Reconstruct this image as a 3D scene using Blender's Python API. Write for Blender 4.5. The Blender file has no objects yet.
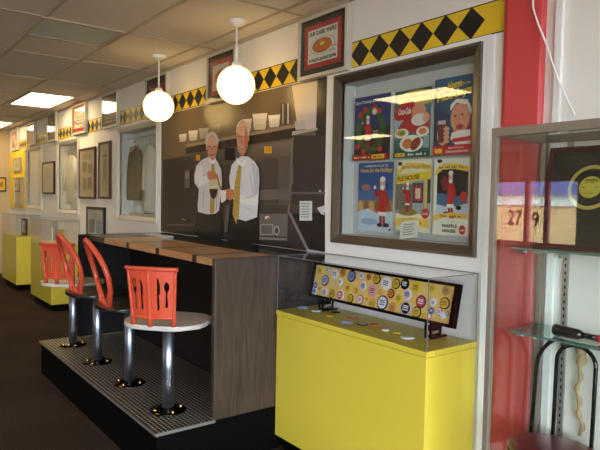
import bpy, bmesh, math, random
from mathutils import Vector, Matrix
random.seed(7)
C = bpy.context.scene.collection
SC = bpy.context.scene
PI = math.pi

# ---------------------------------------------------------------- camera
FPX, YAW, PITCH, ROLL, DCAM, HCAM = 587.55, -0.9199, -0.0445, 0.0186, 2.5145, 1.6
_cy, _sy, _cp, _sp = math.cos(YAW), math.sin(YAW), math.cos(PITCH), math.sin(PITCH)
FW = Vector((_sy*_cp, _cy*_cp, _sp)); R0 = Vector((_cy, -_sy, 0)); U0 = R0.cross(FW)
RT = math.cos(ROLL)*R0 + math.sin(ROLL)*U0
UP = -math.sin(ROLL)*R0 + math.cos(ROLL)*U0
CP = Vector((0, -DCAM, HCAM))
cam_d = bpy.data.cameras.new('camera'); cam = bpy.data.objects.new('camera', cam_d); C.objects.link(cam)
cam.matrix_world = Matrix(((RT.x, UP.x, -FW.x, CP.x), (RT.y, UP.y, -FW.y, CP.y), (RT.z, UP.z, -FW.z, CP.z), (0, 0, 0, 1)))
cam_d.sensor_width = 36; cam_d.lens = FPX/600*36; cam_d.clip_start = 0.05; cam_d.clip_end = 200
SC.camera = cam

def at(u, v, x=None, y=None, z=None):
    """point of the place seen at a photo position, on a wall, shelf or floor plane"""
    r = FW + RT*((u-300)/FPX) - UP*((v-225)/FPX)
    if x is not None: t = (x-CP.x)/r.x
    elif y is not None: t = (y-CP.y)/r.y
    else: t = (z-CP.z)/r.z
    return CP + r*t

# ---------------------------------------------------------------- world, sun, daylight, exposure
world = bpy.data.worlds.new('world'); SC.world = world; world.use_nodes = True
wn = world.node_tree.nodes; wn['Background'].inputs[0].default_value = (0.82, 0.91, 1.0, 1); wn['Background'].inputs[1].default_value = 8.5
sun_d = bpy.data.lights.new('sun', 'SUN'); sun_d.energy = 2.5; sun_d.color = (1, .93, .82); sun_d.angle = .01
sun = bpy.data.objects.new('sun', sun_d); C.objects.link(sun); sun.rotation_euler = (math.radians(-48), 0, math.radians(-25))

def portal(name, loc, rot, sx, sy):
    l = bpy.data.lights.new(name, 'AREA'); l.shape = 'RECTANGLE'; l.size = sx; l.size_y = sy
    l.cycles.is_portal = True
    o = bpy.data.objects.new(name, l); C.objects.link(o); o.location = loc; o.rotation_euler = rot
    return o
portal('daylight_portal', (2.72, -4.3, 1.45), (0, math.radians(90), 0), 2.3, 6.4)
portal('daylight_portal', (-6.55, -8.12, 1.44), (math.radians(90), 0, 0), 2.9, 1.16)

SC.view_settings.view_transform = 'Standard'; SC.view_settings.look = 'None'
SC.view_settings.exposure = 1.2; SC.view_settings.gamma = 1.0; SC.view_settings.use_curve_mapping = False

# ---------------------------------------------------------------- materials
def lin(c):
    return tuple(((x/255)/12.92 if x/255 <= .04045 else ((x/255+.055)/1.055)**2.4) for x in c)
MATS = {}
def mat(name, col=(200, 200, 200), rough=.5, metal=0, spec=.5, noise=None, bump=None, coat=0, emit=None):
    if name in MATS: return MATS[name]
    m = bpy.data.materials.new(name); m.use_nodes = True; n = m.node_tree.nodes; l = m.node_tree.links
    b = n['Principled BSDF']; c = lin(col)
    b.inputs['Base Color'].default_value = (*c, 1); b.inputs['Roughness'].default_value = rough
    b.inputs['Metallic'].default_value = metal; b.inputs['Specular IOR Level'].default_value = spec
    b.inputs['Coat Weight'].default_value = coat
    if emit:
        b.inputs['Emission Color'].default_value = (*lin(emit[0]), 1); b.inputs['Emission Strength'].default_value = emit[1]
    tc = n.new('ShaderNodeTexCoord')
    sc, amt = noise or (14, .04)
    nt = n.new('ShaderNodeTexNoise'); nt.inputs['Scale'].default_value = sc; nt.inputs['Detail'].default_value = 4
    l.new(tc.outputs['Object'], nt.inputs['Vector'])
    mr = n.new('ShaderNodeMapRange'); mr.inputs[3].default_value = 1-amt; mr.inputs[4].default_value = 1+amt
    l.new(nt.outputs[0], mr.inputs[0])
    vm = n.new('ShaderNodeVectorMath'); vm.operation = 'SCALE'; vm.inputs[0].default_value = c
    l.new(mr.outputs[0], vm.inputs['Scale']); l.new(vm.outputs[0], b.inputs['Base Color'])
    if bump:
        bt = n.new('ShaderNodeTexNoise'); bt.inputs['Scale'].default_value = bump[0]; bt.inputs['Detail'].default_value = 3
        l.new(tc.outputs['Object'], bt.inputs['Vector'])
        bp = n.new('ShaderNodeBump'); bp.inputs['Strength'].default_value = bump[1]; bp.inputs['Distance'].default_value = .002
        l.new(bt.outputs[0], bp.inputs['Height']); l.new(bp.outputs[0], b.inputs['Normal'])
    MATS[name] = m; return m

def glass(name, tint=(255, 255, 255), ior=1.45, rough=0.0):
    if name in MATS: return MATS[name]
    m = bpy.data.materials.new(name); m.use_nodes = True; n = m.node_tree.nodes; l = m.node_tree.links
    n.clear(); o = n.new('ShaderNodeOutputMaterial'); mx = n.new('ShaderNodeMixShader')
    t = n.new('ShaderNodeBsdfTransparent'); t.inputs[0].default_value = (*lin(tint), 1)
    g = n.new('ShaderNodeBsdfGlossy'); g.inputs['Roughness'].default_value = rough; g.inputs[0].default_value = (1, 1, 1, 1)
    # same reflectance from either side of a thin pane
    ge = n.new('ShaderNodeNewGeometry'); fr = n.new('ShaderNodeFresnel')
    mxi = n.new('ShaderNodeMix'); mxi.data_type = 'FLOAT'; mxi.inputs[2].default_value = ior; mxi.inputs[3].default_value = 1/ior
    mxi.inputs[3].default_value = ior
    l.new(ge.outputs['Backfacing'], mxi.inputs[0]); fr.inputs[0].default_value = ior
    lw = n.new('ShaderNodeLayerWeight'); lw.inputs[0].default_value = .5
    # schlick on |cos|
    dt = n.new('ShaderNodeVectorMath'); dt.operation = 'DOT_PRODUCT'
    l.new(ge.outputs['Incoming'], dt.inputs[0]); l.new(ge.outputs['Normal'], dt.inputs[1])
    ab = n.new('ShaderNodeMath'); ab.operation = 'ABSOLUTE'; l.new(dt.outputs['Value'], ab.inputs[0])
    om = n.new('ShaderNodeMath'); om.operation = 'SUBTRACT'; om.inputs[0].default_value = 1; l.new(ab.outputs[0], om.inputs[1])
    pw = n.new('ShaderNodeMath'); pw.operation = 'POWER'; pw.inputs[1].default_value = 5; l.new(om.outputs[0], pw.inputs[0])
    f0 = ((ior-1)/(ior+1))**2
    ml = n.new('ShaderNodeMath'); ml.operation = 'MULTIPLY_ADD'; ml.inputs[1].default_value = 1-f0; ml.inputs[2].default_value = f0
    l.new(pw.outputs[0], ml.inputs[0]); l.new(ml.outputs[0], mx.inputs[0])
    n.remove(fr); n.remove(lw); n.remove(mxi)
    l.new(t.outputs[0], mx.inputs[1]); l.new(g.outputs[0], mx.inputs[2]); l.new(mx.outputs[0], o.inputs[0])
    MATS[name] = m; return m

def emission(name, col, strength):
    if name in MATS: return MATS[name]
    m = bpy.data.materials.new(name); m.use_nodes = True; n = m.node_tree.nodes; n.clear()
    o = n.new('ShaderNodeOutputMaterial'); e = n.new('ShaderNodeEmission')
    e.inputs[0].default_value = (*lin(col), 1); e.inputs[1].default_value = strength
    m.node_tree.links.new(e.outputs[0], o.inputs[0]); MATS[name] = m; return m

def print_mat(name, rough=.4, coat=0.0, spec=.5):
    """printed surface: colours come from the print's own colour attribute"""
    if name in MATS: return MATS[name]
    m = bpy.data.materials.new(name); m.use_nodes = True; n = m.node_tree.nodes; l = m.node_tree.links
    b = n['Principled BSDF']; a = n.new('ShaderNodeAttribute'); a.attribute_name = 'ink'
    l.new(a.outputs['Color'], b.inputs['Base Color'])
    b.inputs['Roughness'].default_value = rough; b.inputs['Coat Weight'].default_value = coat
    b.inputs['Specular IOR Level'].default_value = spec
    MATS[name] = m; return m

def wood_mat(name, c1, c2, rough=.4, axis=(1, 1, 1), scale=6, coat=.1):
    if name in MATS: return MATS[name]
    m = bpy.data.materials.new(name); m.use_nodes = True; n = m.node_tree.nodes; l = m.node_tree.links
    b = n['Principled BSDF']; b.inputs['Roughness'].default_value = rough; b.inputs['Coat Weight'].default_value = coat
    tc = n.new('ShaderNodeTexCoord'); mp = n.new('ShaderNodeMapping'); mp.inputs['Scale'].default_value = axis
    l.new(tc.outputs['Object'], mp.inputs[0])
    nt = n.new('ShaderNodeTexNoise'); nt.inputs['Scale'].default_value = scale; nt.inputs['Detail'].default_value = 6; nt.inputs['Distortion'].default_value = 1.2
    l.new(mp.outputs[0], nt.inputs['Vector'])
    r = n.new('ShaderNodeValToRGB'); r.color_ramp.elements[0].color = (*lin(c1), 1); r.color_ramp.elements[1].color = (*lin(c2), 1)
    r.color_ramp.elements[0].position = .3; r.color_ramp.elements[1].position = .7
    l.new(nt.outputs[0], r.inputs[0]); l.new(r.outputs[0], b.inputs['Base Color'])
    MATS[name] = m; return m

def carpet_mat():
    m = bpy.data.materials.new('carpet'); m.use_nodes = True; n = m.node_tree.nodes; l = m.node_tree.links
    b = n['Principled BSDF']; b.inputs['Roughness'].default_value = .95; b.inputs['Specular IOR Level'].default_value = .1
    tc = n.new('ShaderNodeTexCoord')
    nt = n.new('ShaderNodeTexNoise'); nt.inputs['Scale'].default_value = 90; nt.inputs['Detail'].default_value = 5
    l.new(tc.outputs['Object'], nt.inputs['Vector'])
    r = n.new('ShaderNodeValToRGB'); r.color_ramp.elements[0].color = (*lin((40, 32, 26)), 1); r.color_ramp.elements[1].color = (*lin((72, 60, 50)), 1)
    r.color_ramp.elements[0].position = .3; r.color_ramp.elements[1].position = .7
    l.new(nt.outputs[0], r.inputs[0])
    ck = n.new('ShaderNodeTexChecker'); ck.inputs['Scale'].default_value = 1.64; ck.inputs[1].default_value = (1.08, 1.07, 1.06, 1); ck.inputs[2].default_value = (.9, .9, .9, 1)
    l.new(tc.outputs['Object'], ck.inputs[0])
    mx = n.new('ShaderNodeMix'); mx.data_type = 'RGBA'; mx.blend_type = 'MULTIPLY'; mx.inputs[0].default_value = 1
    l.new(r.outputs[0], mx.inputs[6]); l.new(ck.outputs[0], mx.inputs[7]); l.new(mx.outputs[2], b.inputs['Base Color'])
    bp = n.new('ShaderNodeBump'); bp.inputs['Strength'].default_value = .6; bp.inputs['Distance'].default_value = .004
    l.new(nt.outputs[0], bp.inputs['Height']); l.new(bp.outputs[0], b.inputs['Normal'])
    return m

def tread_mat():
    """dark metal tread plate: rows of small raised lozenges"""
    m = bpy.data.materials.new('tread_plate'); m.use_nodes = True; n = m.node_tree.nodes; l = m.node_tree.links
    b = n['Principled BSDF']; b.inputs['Metallic'].default_value = .8; b.inputs['Roughness'].default_value = .32
    tc = n.new('ShaderNodeTexCoord'); sp = n.new('ShaderNodeSeparateXYZ'); l.new(tc.outputs['Object'], sp.inputs[0])
    def mth(op, a, bb=None, v=None):
        k = n.new('ShaderNodeMath'); k.operation = op; l.new(a, k.inputs[0])
        if bb is not None: l.new(bb, k.inputs[1])
        if v is not None: k.inputs[1].default_value = v
        return k.outputs[0]
    fx = mth('SINE', mth('MULTIPLY', sp.outputs[0], v=2*PI/.052)); fy = mth('SINE', mth('MULTIPLY', sp.outputs[1], v=2*PI/.052))
    pr = mth('MULTIPLY', fx, fy); h = mth('POWER', mth('ABSOLUTE', pr), v=1.2)
    bp = n.new('ShaderNodeBump'); bp.inputs['Strength'].default_value = 1; bp.inputs['Distance'].default_value = .008
    l.new(h, bp.inputs['Height']); l.new(bp.outputs[0], b.inputs['Normal'])
    r = n.new('ShaderNodeValToRGB'); r.color_ramp.elements[0].color = (*lin((34, 30, 26)), 1); r.color_ramp.elements[1].color = (*lin((255, 250, 240)), 1)  # colour follows height: highlights painted on the crests, hollows darkened
    r.color_ramp.elements[0].position = .3; r.color_ramp.elements[1].position = .75
    l.new(h, r.inputs[0]); l.new(r.outputs[0], b.inputs['Base Color'])
    return m

M = dict(
    wall=mat('wall_paint', (236, 232, 224), .7, noise=(3, .02), bump=(160, .15)),
    farwall=mat('far_wall_paint', (188, 165, 128), .7),
    casing=mat('white_casing', (240, 240, 238), .45),
    ceil=mat('ceiling_tile', (228, 217, 204), .9, noise=(40, .05), bump=(220, .4)),
    grid=mat('ceiling_grid', (186, 170, 148), .5),
    carpet=carpet_mat(),
    black=mat('black_paint', (4, 4, 4), .7, spec=.08),
    blackgloss=mat('black_gloss', (20, 18, 18), .18),
    steel=mat('brushed_steel', (190, 182, 170), .3, metal=.9, noise=(60, .08)),
    bronze=mat('bronze_metal', (118, 108, 98), .32, metal=.8, noise=(50, .06)),
    alu=mat('aluminium', (170, 168, 162), .35, metal=.7),
    chrome=mat('chrome', (172, 180, 196), .38, metal=1),
    darkchrome=mat('dark_flange', (60, 54, 48), .2, metal=1),
    brass=mat('brass', (200, 160, 90), .2, metal=1),
    yellow=mat('yellow_laminate', (214, 195, 66), .35, noise=(5, .015)),
    yellowboard=mat('yellow_board', (236, 204, 48), .5),
    red=mat('red_paint', (212, 72, 74), .4, noise=(5, .03)),
    orange=mat('orange_red_plastic', (204, 78, 50), .38, coat=.1),
    seatwhite=mat('white_seat_plastic', (196, 190, 182), .35, coat=.2),
    seatblack=mat('black_seat_plastic', (24, 22, 22), .3, coat=.3),
    woodlight=wood_mat('light_wood', (164, 120, 76), (194, 148, 100), .35, (1, 8, 8), 3, .2),
    wooddark=wood_mat('dark_wood_laminate', (46, 36, 29), (74, 59, 48), .45, (9, 9, .9), 3.2, .1),
    woodstrip=wood_mat('dark_inlay', (28, 20, 17), (44, 33, 27), .35, (8, 1, 8), 3, .2),
    kneedark=mat('knee_wall_laminate', (26, 21, 19), .6, spec=.2),
    maroon=mat('maroon_wood_frame', (70, 26, 30), .35, coat=.2),
    brownframe=mat('brown_wood_frame', (80, 42, 34), .4),
    blackframe=mat('black_wood_frame', (22, 20, 20), .35),
    silver=mat('silver_frame', (206, 200, 186), .4, metal=.15),
    paper=mat('white_paper', (228, 224, 214), .7),
    cloth_brown=mat('brown_cloth', (104, 84, 62), .9),
    cloth_white=mat('white_cloth', (214, 210, 204), .9),
    cloth_cream=mat('cream_cloth', (196, 182, 160), .9),
    boxback=mat('case_lining', (226, 228, 226), .7),
    glass=glass('clear_glass', (250, 253, 252), 1.5),
    plexi=glass('clear_acrylic', (246, 248, 251), 1.33),
    plexiedge=mat('acrylic_edge', (112, 116, 122), .3),
    shelfglass=glass('shelf_glass', (200, 232, 220), 1.5),
    shelfedge=mat('green_glass_edge', (92, 120, 108), .2),
    globe=emission('lamp_globe', (255, 214, 132), 1.9),
    tube=emission('fluorescent_diffuser', (255, 224, 168), 5.8),
    offdiff=mat('unlit_diffuser', (186, 196, 190), .4, noise=(4, .06)),
    print=print_mat('printed_paper', .45),
    muralp=print_mat('mural_print', .24, .1),
    seatred=mat('maroon_vinyl', (104, 26, 32), .3, noise=(30, .15), coat=.3),
    rope=mat('tan_rope', (176, 152, 112), .9, bump=(90, .8)),
)

# ---------------------------------------------------------------- builders
class MB:
    def __init__(s): s.bm = bmesh.new()
    def face(s, pts, mi=0):
        f = s.bm.faces.new([s.bm.verts.new(p) for p in pts]); f.material_index = mi; return f
    def box(s, x0, x1, y0, y1, z0, z1, mi=0, bev=0):
        v = [s.bm.verts.new((x, y, z)) for x in (x0, x1) for y in (y0, y1) for z in (z0, z1)]
        fs = [s.bm.faces.new([v[i] for i in q]) for q in ((0, 1, 3, 2), (4, 6, 7, 5), (0, 4, 5, 1), (2, 3, 7, 6), (0, 2, 6, 4), (1, 5, 7, 3))]
        for f in fs: f.material_index = mi
        if bev:
            es = {e for f in fs for e in f.edges}
            r = bmesh.ops.bevel(s.bm, geom=list(es), offset=bev, segments=3, affect='EDGES', profile=.5)
            for f in r['faces']: f.material_index = mi
        return s
    def tube(s, pts, r, seg=10, mi=0, closed=False, flat=1.0, caps=True):
        pts = [Vector(p) for p in pts]; n = len(pts)
        rs = r if isinstance(r, (list, tuple)) else [r]*n
        rings = []; pn = None
        for i, p in enumerate(pts):
            if closed: t = (pts[(i+1) % n]-pts[i-1])
            else: t = pts[min(i+1, n-1)]-pts[max(i-1, 0)]
            t.normalize()
            if pn is None:
                a = Vector((0, 0, 1)) if abs(t.z) < .9 else Vector((1, 0, 0)); pn = (a - t*a.dot(t)).normalized()
            else:
                pn = (pn - t*pn.dot(t)).normalized()
            bn = t.cross(pn)
            rings.append([s.bm.verts.new(p + (pn*math.cos(2*PI*k/seg) + bn*math.sin(2*PI*k/seg)*flat)*rs[i]) for k in range(seg)])
        m = n if closed else n-1
        for i in range(m):
            a, b = rings[i], rings[(i+1) % n]
            for k in range(seg):
                f = s.bm.faces.new((a[k], a[(k+1) % seg], b[(k+1) % seg], b[k])); f.material_index = mi; f.smooth = True
        if not closed and caps:
            for q in (rings[0][::-1], rings[-1]):
                f = s.bm.faces.new(q); f.material_index = mi
        return s
    def lathe(s, prof, c=(0, 0, 0), seg=24, mi=0, sx=1, sy=1):
        rings = []
        for r, z in prof:
            if r < 1e-5: rings.append([s.bm.verts.new((c[0], c[1], c[2]+z))])
            else: rings.append([s.bm.verts.new((c[0]+sx*r*math.cos(2*PI*k/seg), c[1]+sy*r*math.sin(2*PI*k/seg), c[2]+z)) for k in range(seg)])
        for a, b in zip(rings, rings[1:]):
            for k in range(seg):
                q = [a[k % len(a)], a[(k+1) % len(a)], b[(k+1) % len(b)], b[k % len(b)]]
                q = list(dict.fromkeys(q))
                if len(q) > 2:
                    f = s.bm.faces.new(q); f.material_index = mi; f.smooth = True
        for e, rev in ((rings[0], True), (rings[-1], False)):
            if len(e) > 1:
                f = s.bm.faces.new(e[::-1] if rev else e); f.material_index = mi
        return s
    def prism(s, poly, z0, z1, mi=0, bev=0):
        a = [s.bm.verts.new((p[0], p[1], z0)) for p in poly]; b = [s.bm.verts.new((p[0], p[1], z1)) for p in poly]; n = len(poly)
        fs = [s.bm.faces.new(a[::-1]), s.bm.faces.new(b)]
        top = fs[1]
        for i in range(n):
            f = s.bm.faces.new((a[i], a[(i+1) % n], b[(i+1) % n], b[i])); f.smooth = True; fs.append(f)
        for f in fs: f.material_index = mi
        if bev:
            es = set(fs[0].edges) | set(fs[1].edges)
            r = bmesh.ops.bevel(s.bm, geom=list(es), offset=bev, segments=3, affect='EDGES', profile=.5)
            for f in r['faces']: f.material_index = mi; f.smooth = True
        return s
    def loft(s, rings, mi=0):
        rr = [[s.bm.verts.new(p) for p in r] for r in rings]
        for a, b in zip(rr, rr[1:]):
            n = len(a)
            for k in range(n):
                f = s.bm.faces.new((a[k], a[(k+1) % n], b[(k+1) % n], b[k])); f.material_index = mi; f.smooth = True
        for q in (rr[0][::-1], rr[-1]):
            f = s.bm.faces.new(q); f.material_index = mi
        return s
    def xf(s, m):
        bmesh.ops.transform(s.bm, matrix=m, verts=s.bm.verts[:]); return s
    def build(s, name, mats, parent=None, world=True):
        if not isinstance(mats, (list, tuple)): mats = [mats]
        bmesh.ops.recalc_face_normals(s.bm, faces=s.bm.faces[:])
        me = bpy.data.meshes.new(name)
        if parent is not None and world:
            off = Vector((0, 0, 0)); p = parent
            while p is not None: off += p.location; p = p.parent
            bmesh.ops.translate(s.bm, vec=-off, verts=s.bm.verts[:])
        s.bm.to_mesh(me); s.bm.free()
        for m in mats: me.materials.append(m)
        o = bpy.data.objects.new(name, me); C.objects.link(o)
        if parent is not None: o.parent = parent
        return o

def tag(o, label=None, cat=None, group=None, kind=None):
    if label: o['label'] = label
    if cat: o['category'] = cat
    if group: o['group'] = group
    if kind: o['kind'] = kind
    return o
def thing(name, label, cat, loc=(0, 0, 0), group=None):
    o = bpy.data.objects.new(name, None); C.objects.link(o); o.location = loc; o.empty_display_size = .1
    return tag(o, label, cat, group)
def struct(name, mb, m, parent=None):
    o = mb.build(name, m, parent)
    if parent is None: o['kind'] = 'structure'
    return o
def copy_tree(o, parent=None):
    c = o.copy(); C.objects.link(c)
    if parent is not None: c.parent = parent
    for ch in list(o.children): copy_tree(ch, c)
    return c

_tc = {}
def text_mesh(string, bold=0.0):
    k = (string, bold)
    if k in _tc: return _tc[k]
    cu = bpy.data.curves.new('t', 'FONT'); cu.body = string; cu.size = 1; cu.offset = bold; cu.resolution_u = 3
    ob = bpy.data.objects.new('t', cu); C.objects.link(ob)
    dg = bpy.context.evaluated_depsgraph_get(); me = ob.evaluated_get(dg).to_mesh()
    vs = [(v.co.x, v.co.y) for v in me.vertices]; fs = [tuple(p.vertices) for p in me.polygons]
    ob.evaluated_get(dg).to_mesh_clear(); bpy.data.objects.remove(ob); bpy.data.curves.remove(cu)
    x0 = min(v[0] for v in vs); x1 = max(v[0] for v in vs); y0 = min(v[1] for v in vs); y1 = max(v[1] for v in vs)
    vs = [((a-x0)/(x1-x0), (b-y0)/(y1-y0)) for a, b in vs]
    _tc[k] = (vs, fs); return _tc[k]

class Art:
    """flat print: coloured shapes in layers on one plane. fn maps the print's 2D coordinates to a 3D point, nrm points to the viewer"""
    def __init__(s, fn, nrm, step=.00025):
        s.fn = fn; s.n = Vector(nrm); s.k = 0; s.v = []; s.f = []; s.c = []; s.step = step
    def add(s, pts, faces, cols):
        b = len(s.v); off = s.n*(s.step*s.k); s.k += 1
        s.v += [Vector(s.fn(*p)) + off for p in pts]
        if not isinstance(cols, list): cols = [cols]*len(pts)
        for f in faces:
            s.f.append([b+i for i in f]); s.c.append([(*lin(cols[i]), 1) for i in f])
    def poly(s, pts, col): s.add(pts, [list(range(len(pts)))], col); return s
    def rect(s, x0, y0, x1, y1, col): return s.poly([(x0, y0), (x1, y0), (x1, y1), (x0, y1)], col)
    def ell(s, cx, cy, rx, ry, col, n=20, rot=0):
        cr, sr = math.cos(rot), math.sin(rot)
        return s.poly([(cx+rx*math.cos(2*PI*i/n)*cr-ry*math.sin(2*PI*i/n)*sr, cy+rx*math.cos(2*PI*i/n)*sr+ry*math.sin(2*PI*i/n)*cr) for i in range(n)], col)
    def line(s, pts, w, col):
        for (a, b) in zip(pts, pts[1:]):
            d = Vector((b[0]-a[0], b[1]-a[1])); 
            if d.length < 1e-9: continue
            d.normalize(); q = (-d.y*w/2, d.x*w/2)
            s.poly([(a[0]+q[0], a[1]+q[1]), (b[0]+q[0], b[1]+q[1]), (b[0]-q[0], b[1]-q[1]), (a[0]-q[0], a[1]-q[1])], col); s.k -= 1
        s.k += 1; return s
    def text(s, t, x0, y0, x1, y1, col, bold=0.02, shear=0, flip=False, skew=0):
        vs, fs = text_mesh(t, bold); P = []
        for a, b in vs:
            if flip: a = 1-a
            P.append((x0+(x1-x0)*a + shear*(y1-y0)*b, y0+(y1-y0)*b + skew*a))
        s.add(P, [list(f) for f in fs], col); return s
    def bars(s, x0, y0, x1, y1, col, n=9):
        """lettering too small to read: a row of little strokes"""
        w = (x1-x0)/n
        for i in range(n):
            if i % 4 == 3: continue
            s.rect(x0+w*i, y0, x0+w*(i+.78), y0+(y1-y0)*(.75+.25*((i*7) % 3 == 0)), col); s.k -= 1
        s.k += 1; return s
    def build(s, name, m, parent=None):
        me = bpy.data.meshes.new(name)
        off = Vector((0, 0, 0)); p = parent
        while p is not None: off += p.location; p = p.parent
        me.from_pydata([tuple(v-off) for v in s.v], [], s.f)
        ca = me.color_attributes.new('ink', 'FLOAT_COLOR', 'CORNER'); i = 0
        for cs in s.c:
            for c in cs: ca.data[i].color = c; i += 1
        me.materials.append(m); me.update()
        o = bpy.data.objects.new(name, me); C.objects.link(o)
        if parent is not None: o.parent = parent
        return o

# ================================================================ SETTING
X0, X1, Y1, ZC = -12.95, 2.7, -8.1, 2.8675
struct('floor', MB().box(X0-.3, X1+.3, Y1-.3, .3, -.1, 0), M['carpet'])
cb = MB().box(X0-.3, X1+.3, Y1-.3, .3, ZC, ZC+.25)
struct('ceiling', cb, M['ceil'])
# ceiling T-bar grid, 2x4 ft tiles
gb = MB(); TX, TY = 1.22, .605
xs = []; x = -4.51
while x > X0: x -= TX
x += TX
while x < X1: xs.append(x); x += TX
ys = [-.19-TY*i for i in range(14) if -.19-TY*i > Y1]
for x in xs: gb.box(x-.012, x+.012, Y1, 0, ZC-.006, ZC)
for y in ys: gb.box(X0, X1, y-.012, y+.012, ZC-.006, ZC)
gb.box(X0, X1, -.022, 0, ZC-.022, ZC)
struct('trim_1', gb, M['grid'])

WIN = [(-2.932, -1.81, 1.32, 2.397), (-6.88, -5.72, 1.318, 2.39), (-9.45, -8.39, 1.32, 2.395), (-11.44, -10.37, 1.34, 2.41)]
HOLES = [(a+.055, b-.055, c+.055, d-.055) for a, b, c, d in WIN]
def wall_grid(mb, a0, a1, holes, mk):
    A = sorted({a0, a1, *[h[0] for h in holes], *[h[1] for h in holes]}); Z = sorted({0, ZC, *[h[2] for h in holes], *[h[3] for h in holes]})
    for i in range(len(A)-1):
        for j in range(len(Z)-1):
            ca, cz = (A[i]+A[i+1])/2, (Z[j]+Z[j+1])/2
            if any(h[0] < ca < h[1] and h[2] < cz < h[3] for h in holes): continue
            mk(mb, A[i], A[i+1], Z[j], Z[j+1])
wb = MB(); wall_grid(wb, X0, X1, HOLES, lambda m, a, b, c, d: m.box(a, b, 0, .25, c, d))
struct('wall_right', wb, M['wall'])
struct('wall_far', MB().box(X0-.2, X0, Y1, .25, 0, ZC), M['farwall'])
WL = (-8.0, -5.1, .86, 2.02)
wb = MB(); wall_grid(wb, X0, X1, [WL], lambda m, a, b, c, d: m.box(a, b, Y1-.2, Y1, c, d))
struct('wall_left', wb, M['farwall'])
WN = (-7.5, -1.1, .25, 2.62)
wb = MB(); wall_grid(wb, Y1, .25, [WN], lambda m, a, b, c, d: m.box(X1, X1+.2, a, b, c, d))
struct('wall_near', wb, M['wall'])
# storefront window bars
wf = MB()
for y in [WN[0]+i*(WN[1]-WN[0])/4 for i in range(5)]: wf.box(X1+.05, X1+.11, y-.03, y+.03, WN[2], WN[3])
for z in (WN[2], 2.1, WN[3]): wf.box(X1+.05, X1+.11, WN[0], WN[1], z-.025, z+.025)
w1 = struct('window_1', wf, M['red'])
wf = MB()
for x in (-8.0, -6.09, -5.7, -5.1): wf.box(x-.04, x+.04, Y1-.14, Y1-.06, WL[2], WL[3])
for z in (WL[2], WL[3]): wf.box(WL[0], WL[1], Y1-.14, Y1-.06, z-.03, z+.03)
w2 = struct('window_2', wf, M['red'])
ga = MB().box(WL[0], WL[1], Y1-.105, Y1-.1, WL[2], WL[3]); ga.build('glass_pane', M['glass'], w2)
num = Art(lambda a, b: (a, Y1-.098, b), (0, 1, 0))
num.text('27', -6.49, 1.18, -6.18, 1.47, (30, 20, 70), .02)
num.text('9', -5.99, 1.15, -5.85, 1.44, (30, 20, 70), .02)
num.build('window_number', M['print'], w2)
# outdoors beyond the windows
struct('ground', MB().box(-40, 40, -40, -8.4, -.3, -.12), mat('asphalt', (120, 116, 110), .9))
struct('ground', MB().box(2.95, 40, -8.4, 20, -.3, -.12), mat('asphalt'))
nb = thing('neighbour_building', 'cream building with a blue eave seen mirrored in the cabinet glass', 'building', (-14, -20, -.12))
MB().box(-34, -1, -24, -20, -.12, 1.5).build('wall', mat('cream_stucco', (226, 186, 130), .8), nb)
MB().box(-34, -1, -24, -19.9, 1.5, 1.95).build('fascia', M['paper'], nb)
MB().box(-34, -1, -24, -19.7, 1.95, 4.6).build('eave', mat('blue_metal', (96, 98, 158), .5), nb)

# checker border
bd = Art(lambda a, b: (a, -.003, b), (0, -1, 0)); B0, B1 = 2.425, 2.588
bd.rect(-12.75, B0, -1.69, B1, (232, 196, 40))
P = .1645; x = -2.716+P/2
xs_ = []
while x < -1.69: x += P
x -= P
mid = (B0+B1)/2
while x-P > -12.75:
    bd.poly([(x, mid), (x-P/2, B1), (x-P, mid), (x-P/2, B0)], (26, 24, 24)); bd.k -= 1
    x -= P
bd.k += 1
bd.rect(-12.75, B1-.006, -1.69, B1, (26, 24, 24)); bd.k -= 1
bd.rect(-12.75, B0, -1.69, B0+.006, (26, 24, 24))
o = bd.build('trim_2', M['print']); o['kind'] = 'structure'

# red pilaster between the niche wall and the cabinet
struct('trim_3', MB().box(-1.69, -1.478, -.03, 0, 0, ZC, bev=.012).box(-1.66, -1.478, -.05, -.03, 0, ZC, bev=.008), M['red'])
# white casing round the poster window and the second window
cs = MB()
a, b, c, d = WIN[0]
cs.box(-3.02, a, -.012, 0, 1.245, B0).box(b, -1.765, -.012, 0, 1.245, B0).box(a, b, -.012, 0, 1.245, c).box(a, b, -.012, 0, d, B0)
cs.box(-1.775, -1.745, -.018, 0, 0, 2.42)
struct('trim_4', cs, M['casing'])
struct('trim_5', MB().box(-5.715, -5.655, -.01, 0, 1.24, 2.42), M['casing'])
struct('trim_6', MB().box(-1.43, -1.40, -.02, 0, 0, ZC), M['casing'])
struct('baseboard_right', MB().box(X0, -1.75, -.012, 0, 0, .1), M['black'])

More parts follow.
